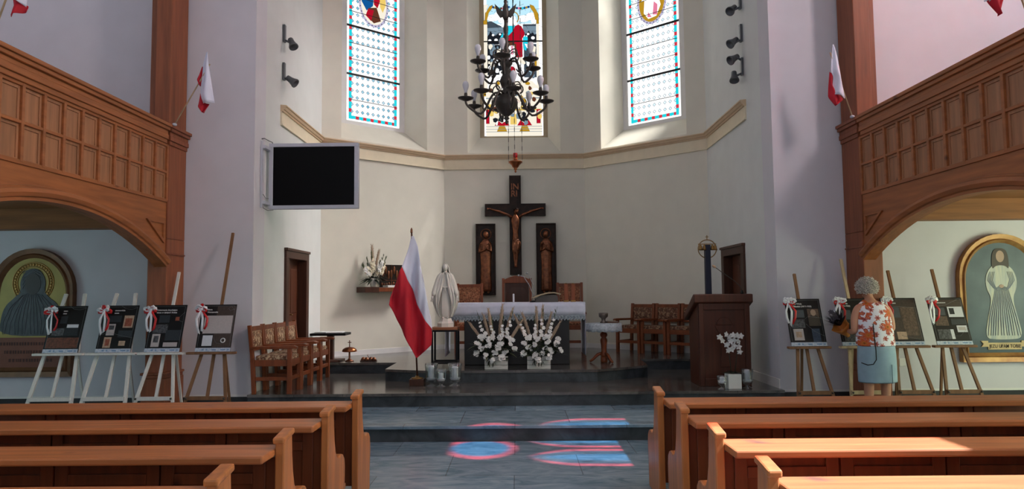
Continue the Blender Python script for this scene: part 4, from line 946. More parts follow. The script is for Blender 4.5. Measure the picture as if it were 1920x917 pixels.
def chandelier_arm(parent, ang, r, z0, zp, zb):
    R = Matrix.Rotation(ang, 4, 'Z'); b = MB(); b.M = R
    b.tube(bez((.05, 0, z0), (.20, 0, z0+.13), (r*.45, 0, zb-.12), (r*.72, 0, zb-.06), 9)+bez((r*.72, 0, zb-.06), (r*.95, 0, zb-.0), (r*1.02, 0, zb+.04), (r, 0, zp), 7)[1:], .013, 8)
    b.tube([(r*.3+.055*math.cos(q), 0, z0+.075+.055*math.sin(q)) for q in [-1.2+.5*i for i in range(11)]], [.010-.0006*i for i in range(11)], 6)
    b.tube([(r*.55+.04*(1-i/12)*math.cos(q), 0, zb+.03+.04*math.sin(q)) for i, q in enumerate([PI+.5*i for i in range(11)])], [.009-.0005*i for i in range(11)], 6)
    a_ = b.build('arm', iron, parent)
    b = MB(); b.M = R @ Matrix.Translation((r, 0, zp)); b.lathe([(.012, -.015), (.03, -.012), (.085, .012), (.09, .02), (.084, .02), (.03, .004), (.02, .01)], 20); b.lathe([(.018, .0), (.02, .06), (.017, .075)], 12); b.build('drip_pan', iron, a_)
    b = MB(); b.M = R @ Matrix.Translation((r, 0, zp+.075)); b.lathe([(.016, 0), (.018, .02), (.028, .05), (.036, .08), (.036, .10), (.026, .125), (.008, .136)], 16); b.build('bulb', bulb_m, a_)
for i in range(8): chandelier_arm(t, 2*PI*i/8+.18, .46, .34, .27, .18)
for i in range(6): chandelier_arm(t, 2*PI*i/6+.42, .34, .72, .67, .58)

# ------------------------------------------------------------------ statue on its stand
t = thing('statue_stand', 'square stool stand with black metal legs under the white statue', 'stand', (-1.02, 10.62, .51))
b = MB(); b.box(-.19, .19, -.19, .19, .555, .595); b.build('top', mat('stool_wood', (150, 92, 60), .5), t, bevel=.006)
for sx in (-1, 1):
    for sy in (-1, 1):
        b = MB(); b.box(sx*.175-.014, sx*.175+.014, sy*.175-.014, sy*.175+.014, 0, .555); b.build('leg', blackmetal, t)
for z0, z1 in ((.07, .10), (.53, .555)):
    b = MB()
    for s in (-1, 1): b.box(-.175, .175, s*.175-.012, s*.175+.012, z0, z1); b.box(s*.175-.012, s*.175+.012, -.175, .175, z0, z1)
    b.build('rail', blackmetal, t)
t = thing('statue', 'white porcelain statue of a veiled robed woman on the metal stand', 'statue', (-1.015, 10.60, 1.105))
b = MB(); b.lathe([(.125, 0), (.125, .055), (.10, .085), (.085, .125)], 8, phase=PI/8); 
o = b.build('base', porc, t)
for p in o.data.polygons: p.use_smooth = False
sil = [(.070, .12), (.095, .15), (.118, .20), (.125, .28), (.122, .38), (.115, .48), (.108, .56), (.112, .64), (.108, .70), (.092, .74), (.052, .775), (.036, .80)]
def fold_s(a, q):
    fr = max(0, -math.sin(a))
    return 1+(.05*math.sin(9*a+1.5*q)+.035*math.sin(17*a-2*q))*(1-.75*q)+.04*fr*math.cos(12*a)*(1-q)
b = MB(); b.lathe([(r*.82, z) for r, z in sil], 48, sy=.66, fold=fold_s); b.build('robe', porc, t)
for s in (-1, 1):
    # open mantle falling from the shoulder over the arm
    b = MB()
    L_ = [(.05, .79, .0), (.085, .745, .0), (.125, .66, -.01), (.165, .57, -.03), (.195, .52, -.04), (.198, .44, -.03), (.185, .35, -.02), (.165, .28, 0), (.13, .20, .01), (.09, .14, .02)]
    I_ = [(.012, .795, -.05), (.018, .745, -.07), (.026, .65, -.082), (.04, .56, -.088), (.056, .50, -.09), (.078, .42, -.088), (.094, .34, -.08), (.095, .27, -.07), (.085, .19, -.055), (.07, .14, -.035)]
    def mant(u, v):
        i = v*(len(L_)-1); k = min(int(i), len(L_)-2); f = i-k
        l = Vector(L_[k]).lerp(Vector(L_[k+1]), f); q = Vector(I_[k]).lerp(Vector(I_[k+1]), f)
        x, z, y = q.lerp(l, u); rip = .011*math.sin(u*17+v*6)*(.35+v)+.006*math.sin(u*31-v*4)*(.3+v)
        y2 = y-.03*math.sin(PI*u)+rip
        return (s*x, y2, z)
    b.grid(mant, 22, 30)
    b.grid(lambda u, v: (lambda p, q: tuple(Vector(p).lerp(Vector((0, .075-.03*(1-v), p[2])), u)))(mant(1, v), 0), 8, 30); b.build('mantle', porc, t, solid=.008)
    b = MB(); b.tube([(s*.035, 0, .785), (s*.06, -.004, .768), (s*.085, -.01, .735), (s*.105, -.015, .68), (s*.125, -.025, .62), (s*.145, -.05, .55), (s*.165, -.085, .49), (s*.18, -.10, .455)], [.014, .03, .039, .042, .042, .042, .034, .017], 14)
    b.tube([(s*.178, -.10, .46), (s*.185, -.108, .43), (s*.188, -.112, .405)], [.014, .017, .013], 8, flat=.6)
    for k in range(4):
        o_ = (k-1.5)*.0075; b.tube([(s*.187+o_, -.112, .41), (s*.19+o_*1.2, -.118, .385-.003*abs(k-1.5)), (s*.191+o_*1.2, -.116, .365+.005*abs(k-1.5))], [.0045, .004, .003], 6)
    b.tube([(s*.18-s*.013, -.112, .43), (s*.165, -.122, .412), (s*.163, -.125, .397)], [.005, .0045, .0035], 6); b.build('arm', porc, t)
b = MB(); b.ell((0, -.028, .868), (.037, .043, .052), 16, 12); b.ell((0, -.072, .862), (.006, .009, .012), 8, 6); b.tube([(0, -.01, .78), (0, -.015, .83)], [.026, .022], 10); b.ell((0, -.067, .842), (.010, .004, .004), 8, 4)
for s in (-1, 1): b.ell((s*.014, -.064, .874), (.007, .004, .0035), 8, 4)
b.build('head', porc, t)
b = MB(); 
def veil(u, v):
    z = .932-.20*v
    r = .010+.044*math.sin(min(1, v*2.6)*PI/2)+.05*max(0, v-.5)**1.3*2
    a = PI/2+(-1+2*u)*PI*(.70-.12*v)
    return (r*math.cos(a)*1.0, r*math.sin(a)*1.0-.022+.02*v+.004*math.sin(9*a)*v, z)
b.grid(veil, 30, 14); b.build('veil', porc, t, solid=.007)
b = MB(); b.tube([(-.06, -.075, .585), (0, -.085, .575), (.06, -.075, .585)], .009, 8); b.tube([(.0, -.085, .57), (.012, -.09, .50)], [.009, .006], 6); b.build('sash', porc, t)
b = MB(); 
for s in (-1, 1): b.tube([(s*.03, -.045, .128), (s*.034, -.085, .135), (s*.034, -.105, .128)], [.018, .016, .01], 8)
b.build('foot', porc, t)

# ------------------------------------------------------------------ standing flag
t = thing('standing_flag', 'large white and red flag hanging from a floor pole by the altar platform', 'flag', (-1.345, 9.97, .34))
b = MB(); b.cb((0, 0, .045), (.20, .19, .09)); b.build('base', dark_w, t, bevel=.006)
b = MB(); b.lathe([(.085, .09), (.08, .105), (.03, .112), (.024, .13)], 20); b.build('collar', brass, t)
b = MB(); b.tube([(0, 0, .1), (-.078, 0, 2.12)], .012, 10); b.build('pole', dark_w, t)
b = MB(); b.lathe([(.012, 0), (.022, .01), (.012, .02), (.018, .035), (.012, .05), (.004, .07)], 12, (-.078, 0, 2.10)); b.build('finial', bronze, t)
def flagpt(px, py): return ((px-783)*.00741, (715-py)*.00741)
rows = [ # y, left, boundary, right (photo outline of the drape)
 (438, 772, 772, 777), (458, 768, 768, 785), (478, 762, 762, 789), (496, 757, 757, 792), (505, 753, 761, 794), (520, 747, 767, 797), (536, 740, 775, 800), (553, 735, 780, 803), (566, 733.5, 785, 805), (580, 740, 792, 807.5), (596, 748, 801, 810.5), (611, 756, 811.5, 811.8), (625, 763, 812, 812), (640, 770, 811, 811), (650, 776, 801, 801), (658, 780, 791, 791), (664, 782.5, 784, 784)]
def flag_fold(x, z): return -.10+.042*math.sin(x*24+z*2.0)+.018*math.sin(x*47-z*3+1)
def flag_sheet(ia, ib, cols, r0, r1):
    V = []; R = rows[r0:r1]; 
    fine = []
    for i in range(len(R)-1):
        for k in range(4): fine.append([R[i][j]+(R[i+1][j]-R[i][j])*k/4 for j in range(4)])
    fine.append(list(R[-1]))
    for row in fine:
        for c in range(cols+1):
            px = row[ia]+(row[ib]-row[ia])*c/cols; x, z = flagpt(px, row[0]); amp = min(1, (z and (2.08-z)/.35)); V.append((x, flag_fold(x, z)*max(.12, min(1, (2.05-z)/.5)), z))
    n = cols+1
    return V, [(i*n+j, i*n+j+1, (i+1)*n+j+1, (i+1)*n+j) for i in range(len(fine)-1) for j in range(cols)]
b = MB(); V, F = flag_sheet(2, 3, 12, 0, 13); b.add(V, F, 0, True); b.build('white_band', flag_w, t, solid=.003)
b = MB(); V, F = flag_sheet(1, 2, 16, 3, 17); b.add(V, F, 0, True); b.build('red_band', flag_r, t, solid=.003)

# small flags on the galleries: drawn as folded sheets of cloth
def small_flag(label, base, tip, sheets, Y0):
    t = thing('wall_flag', label, 'flag', base, group=None)
    b = MB(); d = Vector(tip)-Vector(base); b.tube([(0, 0, 0), d], .008, 8); b.build('stick', easel_pale, t)
    b = MB(); b.ell((0, 0, 0), (.03, .03, .02), 8, 5); b.build('bracket', grey_m, t)
    for k, (kind, L_, R_, dy) in enumerate(sheets):
        def f(u, v):
            i = v*(len(L_)-1); q = min(int(i), len(L_)-2); fr = i-q
            l = Vector(L_[q]).lerp(Vector(L_[q+1]), fr); r_ = Vector(R_[q]).lerp(Vector(R_[q+1]), fr); p = l.lerp(r_, u)
            return (p.x, dy+.035*math.sin(u*6+v*2+k)*min(1, .1+v*1.5), p.y)
        b = MB(); b.grid(f, 12, 14); b.build('white_band' if kind == 'w' else 'red_band', flag_w if kind == 'w' else flag_r, t, solid=.003)
# local frame: x to the right, z up, metres, from the pole foot
K = .00644
def loc(pts, ox, oy, sc=1/5.39): return [((ox0+x*sc-ox)*K, (oy-(oy0+y*sc))*K) for x, y in pts]
ox0, oy0 = 330, 90
small_flag('small white and red flag on the post beside the left gallery', (-4.19, 8.78, 3.715), (-3.73, 8.70, 4.45), [
  ('w', loc([(296, 75), (262, 200), (250, 330), (232, 430), (228, 520), (262, 608)], 320, 241), loc([(306, 75), (318, 200), (340, 330), (352, 430), (364, 520), (380, 605)], 320, 241), -.09),
  ('r', loc([(238, 215), (205, 290), (180, 355), (226, 425)], 320, 241), loc([(262, 230), (250, 300), (242, 370), (233, 425)], 320, 241), -.05),
  ('r', loc([(226, 490), (212, 570), (205, 640), (252, 702)], 320, 241), loc([(232, 490), (270, 600), (325, 615), (258, 702)], 320, 241), -.05)], 0)
ox0, oy0 = 1540, 80
small_flag('small white and red flag on the post beside the right gallery', (4.19, 8.78, 3.715), (3.914, 8.70, 4.50), [
  ('w', loc([(146, 45), (128, 200), (124, 290), (150, 340), (140, 430), (132, 505)], 1608, 226, 1/4.83), loc([(152, 45), (182, 150), (205, 290), (220, 370), (235, 450), (250, 545)], 1608, 226, 1/4.83), -.09),
  ('r', loc([(120, 290), (112, 400), (104, 525), (160, 610)], 1608, 226, 1/4.83), loc([(152, 320), (145, 430), (250, 545), (172, 605)], 1608, 226, 1/4.83), -.05)], 0)
K = .0045
ox0, oy0 = 0, 0
small_flag('small flag hanging over the left gallery rail at the photo edge', (-4.24, 5.75, 3.75), (-4.05, 5.75, 4.35), [
  ('w', loc([(40, -60), (35, -20), (33, 22), (38, 24)], 0, 90, 1), loc([(60, -60), (66, -20), (64, 20), (61, 42)], 0, 90, 1), -.05),
  ('r', loc([(36, 22), (35, 40), (34, 60)], 0, 90, 1), loc([(45, 30), (61, 38), (60, 48)], 0, 90, 1), -.02)], 0)
small_flag('small flag hanging over the right gallery rail at the photo edge', (4.24, 5.75, 3.70), (4.05, 5.75, 4.4), [
  ('w', loc([(1850, -60), (1845, -20), (1840, 14), (1841, 16)], 1925, 62, 1), loc([(1868, -60), (1860, -20), (1850, 6), (1850, 16)], 1925, 62, 1), -.05),
  ('r', loc([(1862, -40), (1852, 0), (1848, 14), (1866, 41)], 1925, 62, 1), loc([(1876, -40), (1880, 5), (1877, 18), (1868, 40)], 1925, 62, 1), -.02)], 0)

# ------------------------------------------------------------------ candles in glasses
def hurricane(x, y, h, r, ch, label, group='candle glasses by the flag'):
    t = thing('candle_glass', label, 'candle', (x, y, .34), group=group)
    b = MB(); prof = [(r*.85, 0), (r*.85, .006), (r*.35, .02), (r*.3, .04), (r*.7, .06), (r*.85, .085), (r*.82, h*.5), (r*.9, h*.8), (r, h), (r*.96, h), (r*.86, h*.8), (r*.78, h*.5), (r*.8, .09), (.001, .07)]
    b.lathe(prof, 28, caps=False); b.build('glass', glass_m, t)
    b = MB(); b.lathe([(.001, .078), (r*.6, .078), (r*.74, .10), (r*.74, .105), (.001, .105)], 22, caps=False); b.build('white_sand', wax, t)
    b = MB(); b.lathe([(r*.42, .105), (r*.43, .105+ch*.9), (r*.38, .105+ch), (r*.12, .105+ch*.97)], 18, fold=lambda a, q: 1+.03*math.sin(3*a)); b.tube([(0, 0, .1+ch), (.002, 0, .115+ch)], .002, 5); b.build('candle', wax, t)
    return t
hurricane(-1.145, 9.90, .30, .092, .165, 'candle in a tall glass beside the flag base')
hurricane(-1.00, 9.80, .235, .078, .075, 'low candle in the smallest glass, between two taller ones')
hurricane(-.82, 9.90, .30, .098, .15, 'candle in a tall glass below the left flower box corner')
hurricane(2.985, 9.38, .24, .08, .13, 'candle in a tall glass at the lectern foot', 'candle glasses by the lectern')
hurricane(2.64, 9.30, .17, .07, .05, 'low candle glass at the lectern foot, before the orchid', 'candle glasses by the lectern')
t = thing('orchid_pot', 'white orchid in a square white pot before the lectern', 'potted plant', (2.80, 9.37, .34))
b = MB(); b.prism([(-.085, -.085), (.085, -.085), (.085, .085), (-.085, .085)], 0, .19); b.build('pot', white_m, t, bevel=.006)
b = MB()
for i in range(7): a_ = i*.9; leaf(b, (0, 0, .19), (math.cos(a_), math.sin(a_)*.7, .35), .17, .03, 0, .35)
b.build('leaves', leaf_d, t)
for dx in (-.02, .025):
    b = MB(); b.tube([(dx, 0, .18), (dx*2, -.01, .38), (dx*3, -.02, .58), (dx*3-.05, -.05, .70)], .005, 6); b.build('stem', leaf_d, t)
rr = random.Random(4)
for i, (x, z) in enumerate(((-.15, .66), (-.12, .61), (-.07, .69), (-.06, .56), (-.03, .66), (-.01, .60), (.0, .50), (.03, .62), (.03, .55), (.07, .68), (.08, .60), (.09, .53), (.10, .47), (.02, .68), (-.05, .49), (.12, .67))):
    b = MB(); c0 = Vector((x-.02, -.05, z)); blossom(b, c0, .044, 5, 0, Vector((0, -1, 0)), rr); blossom(b, c0+Vector((0, -.01, 0)), .026, 5, 0, Vector((0, -1, 0)), rr); b.build('orchid_bloom', petal_w, t)

# ------------------------------------------------------------------ ambo, bells, small tables
t = thing('lectern', 'tall dark wooden lectern with sloped top on the chancel floor', 'lectern', (2.77, 9.60, .34))
b = MB(); b.prism([(-.33, 0), (.33, 0), (.345, 1.13), (-.345, 1.13)], 0, .03, 'xz'); b.prism([(.0, 0), (.48, 0), (.50, .86), (0, 1.13)], -.345, -.32, 'yz'); b.prism([(0, 0), (.48, 0), (.50, .86), (0, 1.13)], .32, .345, 'yz'); b.box(-.33, .33, .46, .48, 0, .8); b.build('body', ambo_w, t, bevel=.004)
b = MB(); b.prism([(-.06, 1.10), (-.06, 1.205), (.0, 1.21), (.56, .93), (.57, .84)], -.40, .375, 'yz'); b.build('desk_top', ambo_w, t, bevel=.01)
b = MB()
for s in (-1, 1): b.box(s*.335, s*.27, -.02, 0, 0, 1.10)
b.box(-.27, .27, -.02, 0, 1.0, 1.10); b.box(-.27, .27, -.02, 0, 0, .10); b.build('front_frame', ambo_w, t, bevel=.006)
b = MB(); b.prism([(-.06, .25), (.06, .25), (.035, .62), (.13, .80), (-.13, .80), (-.035, .62)], -.014, 0, 'xz'); b.prism(arcp(0, .80, .10, 0, PI, 12), -.02, 0, 'xz'); b.build('carved_chalice', ambo_w, t, bevel=.004)
t = thing('microphone', 'thin gooseneck microphone rising from the lectern top', 'microphone', (3.02, 9.60, 1.545))
b = MB(); b.lathe([(.02, 0), (.02, .02), (.012, .05)], 10); b.build('base', blackmetal, t)
b = MB(); b.tube([(0, 0, .04), (-.02, .0, .10), (-.10, 0, .18), (-.24, 0, .28), (-.34, 0, .355)], .005, 6); b.build('gooseneck', iron, t)
b = MB(); b.ell((-.36, 0, .37), (.03, .018, .018), R=Matrix.Rotation(.6, 3, 'Y')); b.build('windscreen', mat('windscreen_beige', (176, 142, 116), .7), t)
t = tag(MB().cb((0, 0, .012), (.26, .18, .015), rx=-.45).build('open_book', paper_m), 'white pages lying on the sloped lectern top', 'book'); t.location = (2.68, 9.80, 1.475)
t = thing('bell_stand', 'navy post with a ring of small brass bells behind the lectern', 'bell stand', (2.80, 10.45, .34))
b = MB(); b.cb((0, 0, .015), (.28, .28, .03)); b.build('foot', navy, t, bevel=.005)
b = MB(); b.prism([(-.045, .03), (.045, .03), (.038, 1.92), (-.038, 1.92)], -.04, .04, 'xz'); b.build('post', navy, t, bevel=.004)
b = MB(); b.tube([(.132*math.cos(i*PI/16), 0, 1.86+.132*math.sin(i*PI/16)) for i in range(32)], .007, 8, closed=True); b.bar((-.13, 0, 1.93), (.13, 0, 1.93), .012, .012); b.build('ring', brass, t)
b = MB(); b.bar((0, 0, 1.99), (0, 0, 2.06), .01, .01); b.bar((-.022, 0, 2.035), (.022, 0, 2.035), .01, .01); b.build('cross', brass, t)
for x in (-.10, -.045, .07, .11):
    b = MB(); b.lathe([(.034, -.085), (.026, -.06), (.022, -.03), (.012, -.01), (.004, 0)], 14, (x, -.02, 1.925)); b.build('bell', brass, t)
t = thing('lace_table', 'small round pedestal table with a lace cloth beside the altar', 'table', (1.365, 11.2, .51))
b = MB(); b.lathe([(.0, .57), (.265, .57), (.27, .58), (.265, .60), (0, .60)], 32, caps=False); b.build('table_top', chair_w, t)
b = MB(); b.lathe([(.05, .09), (.055, .12), (.04, .18), (.045, .26), (.055, .34), (.05, .36), (.035, .38), (.055, .41), (.055, .44), (.035, .46), (.04, .50), (.05, .57)], 18); b.lathe([(.05, .0), (.055, .02), (.05, .09)], 14); b.build('pedestal', chair_w, t)
for k in range(3):
    a_ = k*2*PI/3+PI/6+.5; d = Vector((math.cos(a_), math.sin(a_), 0)); b = MB(); b.tube([d*.04+Vector((0, 0, .14)), d*.10+Vector((0, 0, .12)), d*.17+Vector((0, 0, .05)), d*.22+Vector((0, 0, .015))], [.024, .024, .02, .018], 8); b.build('foot', chair_w, t)
t = thing('lace_cloth', 'white round cloth with scalloped lace on the pedestal table', 'tablecloth', (1.365, 11.2, 1.112))
b = MB(); n = 96
V = [(0, 0, 0)]
for q, (r, z) in enumerate(((.15, 0), (.272, .0), (.28, -.02), (.283, -.07), (.287, -.115))):
    for j in range(n):
        a_ = 2*PI*j/n; rr_ = r+(.008*math.sin(10*a_) if q > 1 else 0); V.append((rr_*math.cos(a_), rr_*math.sin(a_), z-(.014*abs(math.sin(a_*9)) if q == 4 else 0)))
F = [(0, 1+j, 1+(j+1) % n) for j in range(n)]+[(1+q*n+j, 1+(q+1)*n+j, 1+(q+1)*n+(j+1) % n, 1+q*n+(j+1) % n) for q in range(4) for j in range(n)]
b.add(V, F, 0, True); b.build('lace', mat('lace_white', (200, 210, 214), .9, c2=(150, 160, 166), scale=40), t, solid=.003)
t = tag(MB().lathe([(.05, 0), (.055, .01), (.03, .04), (.035, .07), (.07, .10), (.075, .15), (.07, .155), (.06, .11), (.001, .10)], 22, caps=False).build('footed_bowl', mat('pewter', (110, 100, 92), .3, .8)), 'small pewter bowl on the lace covered table', 'bowl'); t.location = (1.36, 11.15, 1.115)
t = tag(MB().cb((0, 0, .012), (.17, .22, .024)).build('prayer_book', mat('book_brown', (90, 66, 50), .6), bevel=.003), 'thin brown book lying on the lace covered table', 'book'); t.location = (1.50, 11.22, 1.115)
t = thing('side_table', 'small dark pedestal table by the left chancel door', 'table', (-3.03, 11.86, .51))
b = MB(); b.prism([(-.29, -.2), (.29, -.2), (.29, .2), (-.29, .2)], .42, .46); b.build('table_top', blackmetal, t, bevel=.008)
b = MB(); b.box(-.05, .05, -.05, .05, .03, .42); b.build('pedestal', dark_w, t); b = MB(); b.box(-.2, .2, -.18, .18, 0, .03); b.build('foot', dark_w, t, bevel=.005)
for k, (x, y, rz, l) in enumerate(((-2.93, 11.83, .1, 'white papers on the side table, the larger stack'), (-3.14, 11.88, -.2, 'white papers on the side table, the stack nearer the wall'))):
    t = tag(MB().cb((0, 0, .008), (.24 if k == 0 else .2, .3, .014), rz=rz).build('paper_stack', paper_m), l, 'papers'); t.location = (x, y, .972)
t = thing('altar_gong', 'brass dome gong with a cross on the step below the flower shelf', 'gong', (-2.70, 11.78, .51))
b = MB(); b.lathe([(.07, 0), (.07, .012), (.03, .03), (.016, .05), (.014, .15), (.02, .16)], 18); b.build('stand', bronze, t)
b = MB(); b.lathe([(.118, .155), (.12, .165), (.11, .195), (.07, .222), (.015, .232)], 26); b.build('dome', copper, t)
b = MB(); b.bar((0, 0, .23), (0, 0, .34), .012, .012); b.bar((-.03, 0, .305), (.03, 0, .305), .012, .012); b.build('cross', bronze, t)
t = thing('altar_bells', 'low cluster of brass altar bells on the step beside the gong', 'bells', (-2.38, 11.74, .51))
b = MB(); b.box(-.13, .13, -.05, .05, 0, .02); b.build('tray', dark_w, t, bevel=.004)
for k in range(4):
    b = MB(); b.lathe([(.045, .02), (.036, .04), (.02, .065), (.004, .07)], 16, (-.09+.06*k, (-1)**k*.02, 0)); b.build('bell', bronze, t)
b = MB(); b.tube([(0, 0, .06), (-.02, 0, .10), (0, 0, .12), (.02, 0, .10), (0, 0, .06)], .006, 6); b.build('handle', bronze, t)
t = tag(MB().cb((0, 0, .02), (.22, .16, .03), rz=.3).build('step_book', mat('book_dark', (82, 44, 30), .6), bevel=.004), 'brown book lying flat on the step near the side table', 'book'); t.location = (-2.98, 11.66, .51)

# ------------------------------------------------------------------ shelf, vase and plaque on the left apse wall
TL = Vector((.7458, .6662)); NI = Vector((.6662, -.7458))
def onfacet(u, o, z): q = Vector((-P1.x, P1.y))+TL*u+NI*o; return (q.x, q.y, z)
RZ = math.atan2(TL.y, TL.x)
t = thing('wall_shelf', 'thick dark wooden shelf on the left apse wall', 'shelf', onfacet(1.20, 0, 1.625), RZ)
b = MB(); b.box(-.46, .50, -.30, -.0, .015, .09); b.build('board', chair_w, t, bevel=.004); b = MB(); b.box(-.47, -.18, -.302, -.0, .0, .1); b.build('end_block', dark_w, t, bevel=.004)
t = thing('wall_plaque', 'dark bronze relief plaque above the shelf', 'plaque', onfacet(1.44, 0, 1.72), RZ)
b = MB(); b.box(-.24, .24, -.03, 0, 0, .42); 
b.build('plate', bronze_dk, t, bevel=.004)
b = MB(); b.box(-.24, .24, -.04, -.03, .125, .135); b.box(-.005, .005, -.04, -.03, 0, .42)
for i in range(7): b.ell((-.18+.06*i, -.03, .27+.05*math.sin(i*2)), (.03, .018, .08), 8, 6)
for i in range(9): b.ell((-.2+.05*i, -.03, .06+.02*math.sin(i*3)), (.02, .012, .03), 8, 5)
b.build('relief', bronze, t)
t = thing('flower_vase', 'white vase of cream gladioli and dark leaves on the wall shelf', 'flower vase', onfacet(.98, .16, 1.725), RZ)
b = MB(); b.lathe([(.05, 0), (.055, .02), (.075, .10), (.085, .15), (.08, .155)], 18); b.build('vase', porc, t)
rnd = random.Random(9)
for i in range(12):
    dx = -.27+.048*i+rnd.uniform(-.02, .02); gladiolus(t, (dx*.2, 0, .14), (dx, -.03+rnd.uniform(-.08, .08), .58+rnd.uniform(-.1, .1)-abs(dx)*.35), rnd, cream_p if i % 3 else petal_w, k=14, sz=.05)
pampas(t, (0, 0, .15), (-.03, 0, .76), rnd, .025); pampas(t, (0, 0, .15), (.12, 0, .68), rnd, .018)
b = MB()
for i in range(34):
    a_ = rnd.uniform(PI*.95, PI*2.1); leaf(b, (0, 0, .16), (math.cos(a_)*1.3, math.sin(a_)*.8, rnd.uniform(-.25, .4)), rnd.uniform(.22, .36), rnd.uniform(.018, .03), 0, .25)
b.build('dark_leaves', leaf_d, t)
t = tag(MB().cb((0, 0, .02), (.38, .18, .04)).build('shelf_cloth', paper_m, bevel=.006), 'folded white cloth lying on the wall shelf', 'cloth'); t.location = onfacet(1.42, .16, 1.715); t.rotation_euler = (0, 0, RZ)

# ------------------------------------------------------------------ television and spotlights
t = thing('television', 'large grey framed television on the left chancel wall', 'television', (-3.36, 9.75, 2.76))
b = MB(); x0, x1, z0, z1 = .02, 1.245, 0, .905
for p in ((x0, x0+.055, z0+.05, z1-.05), (x1-.055, x1, z0+.05, z1-.05), (x0, x1, z0, z0+.05), (x0, x1, z1-.05, z1)): b.box(p[0], p[1], -.03, .05, p[2], p[3])
b.box(x0+.02, x1-.02, .02, .06, z0+.02, z1-.02); b.build('frame', grey_m, t, bevel=.004)
b = MB(); b.box(x0+.05, x1-.05, -.012, .02, z0+.045, z1-.045); b.build('screen', screen_m, t)
b = MB(); b.box(-.015, .01, -.25, -.21, .0, .9); b.box(-.01, .05, -.24, .05, .05, .09); b.box(-.01, .05, -.24, .05, .80, .84); b.build('wall_bracket', grey_m, t)
b = MB(); b.tube([(-.01, -.22, .93), (.0, -.15, .95), (.02, -.05, .94), (.05, .02, .93), (.06, .03, .88)], .006, 6); b.tube([(0, -.22, .2), (.01, -.1, .14), (.03, .0, .15)], .004, 6); b.tube([(0, -.22, .10), (.0, -.17, .0), (.02, -.05, -.02), (.08, .0, -.01)], .004, 6); b.build('cable', spot_m, t)
def spot(loc_, s, label, heads):
    t = thing('spotlight', label, 'spotlight', loc_, group='wall spotlights')
    b = MB(); b.box(0, s*.03, -.03, .03, -.13, .13); b.tube([(s*.02, 0, -.10), (s*.09, 0, -.13)], .016, 8)
    if len(heads) > 1: b.tube([(s*.02, 0, .10), (s*.10, -.02, .14)], .016, 8)
    b.build('arm', spot_m, t)
    for hz, d in heads:
        d = Vector(d).normalized(); h = MB(); h.M = Matrix.Translation((s*.13, 0, hz)) @ d.to_track_quat('Z', 'Y').to_matrix().to_4x4()
        h.lathe([(.028, -.09), (.04, -.085), (.045, -.02), (.055, .02), (.07, .06), (.07, .075), (.058, .075), (.05, .05), (.001, .045)], 18, caps=False); h.build('lamp_head', spot_m, t)
spot((-3.37, 10.36, 5.44), 1, 'grey wall spotlight, upper of two left of the apse', [(-.15, (.4, -.3, -.8))])
spot((-3.37, 10.36, 4.87), 1, 'grey wall spotlight, lower of two left of the apse', [(-.14, (.8, -.1, -.6))])
spot((3.37, 10.36, 5.85), -1, 'grey wall spotlight, topmost in view right of the apse', [(-.13, (-.5, -.4, -.5))])
spot((3.37, 10.36, 5.36), -1, 'grey wall spotlight, single one in the middle right of the apse', [(-.13, (-.8, -.3, -.6))])
spot((3.37, 10.36, 4.86), -1, 'grey double spotlight, lowest on the wall right of the apse', [(-.15, (-.1, -.4, -.9)), (.12, (-.8, -.3, -.5))])

# ------------------------------------------------------------------ framed pictures (plain stand-ins of the same size and colours)
def arched(w, h, n=20): return [(-w, 0), (w, 0)]+[(w*math.cos(PI*i/n), h-w+w*math.sin(PI*i/n)) for i in range(n+1)]
def framed(name, label, x, z0, w, h, fm, inner_off, build_art):
    t = thing(name, label, 'picture', (x, 9.285, z0))
    o = arched(w, h); i_ = [(px*(w-inner_off)/w, inner_off*1.05+(pz)*(h-2.05*inner_off)/h) for px, pz in o]; m_ = [((a[0]+c_[0])/2, (a[1]+c_[1])/2) for a, c_ in zip(o, i_)]
    b = MB(); n = len(o); V = [(p[0], -.02, p[1]) for p in o]+[(p[0]*.985, -.075, p[1]) for p in o]+[(p[0], -.055, p[1]) for p in m_]+[(p[0], -.075, p[1]) for p in [(a[0]*.35+c_[0]*.65, a[1]*.35+c_[1]*.65) for a, c_ in zip(o, i_)]]+[(p[0], -.035, p[1]) for p in i_]
    F = []
    for k in range(4): F += [(k*n+i, k*n+(i+1) % n, (k+1)*n+(i+1) % n, (k+1)*n+i) for i in range(n)]
    b.add(V, [f[::-1] for f in F]); b.prism(o, -.02, 0, 'xz'); b.build('frame', fm, t)
    build_art(t, w-inner_off, h, inner_off, i_)
    return t
goldfield = mat('gold_ground', (150, 132, 66), .5, .2, var=.12, scale=5); darkrobe = mat('dark_robe', (26, 26, 32), .5, c2=(62, 62, 70), scale=9, stretch=(3, 1, 1)); redband = mat('red_ground', (112, 62, 44), .6, var=.12)
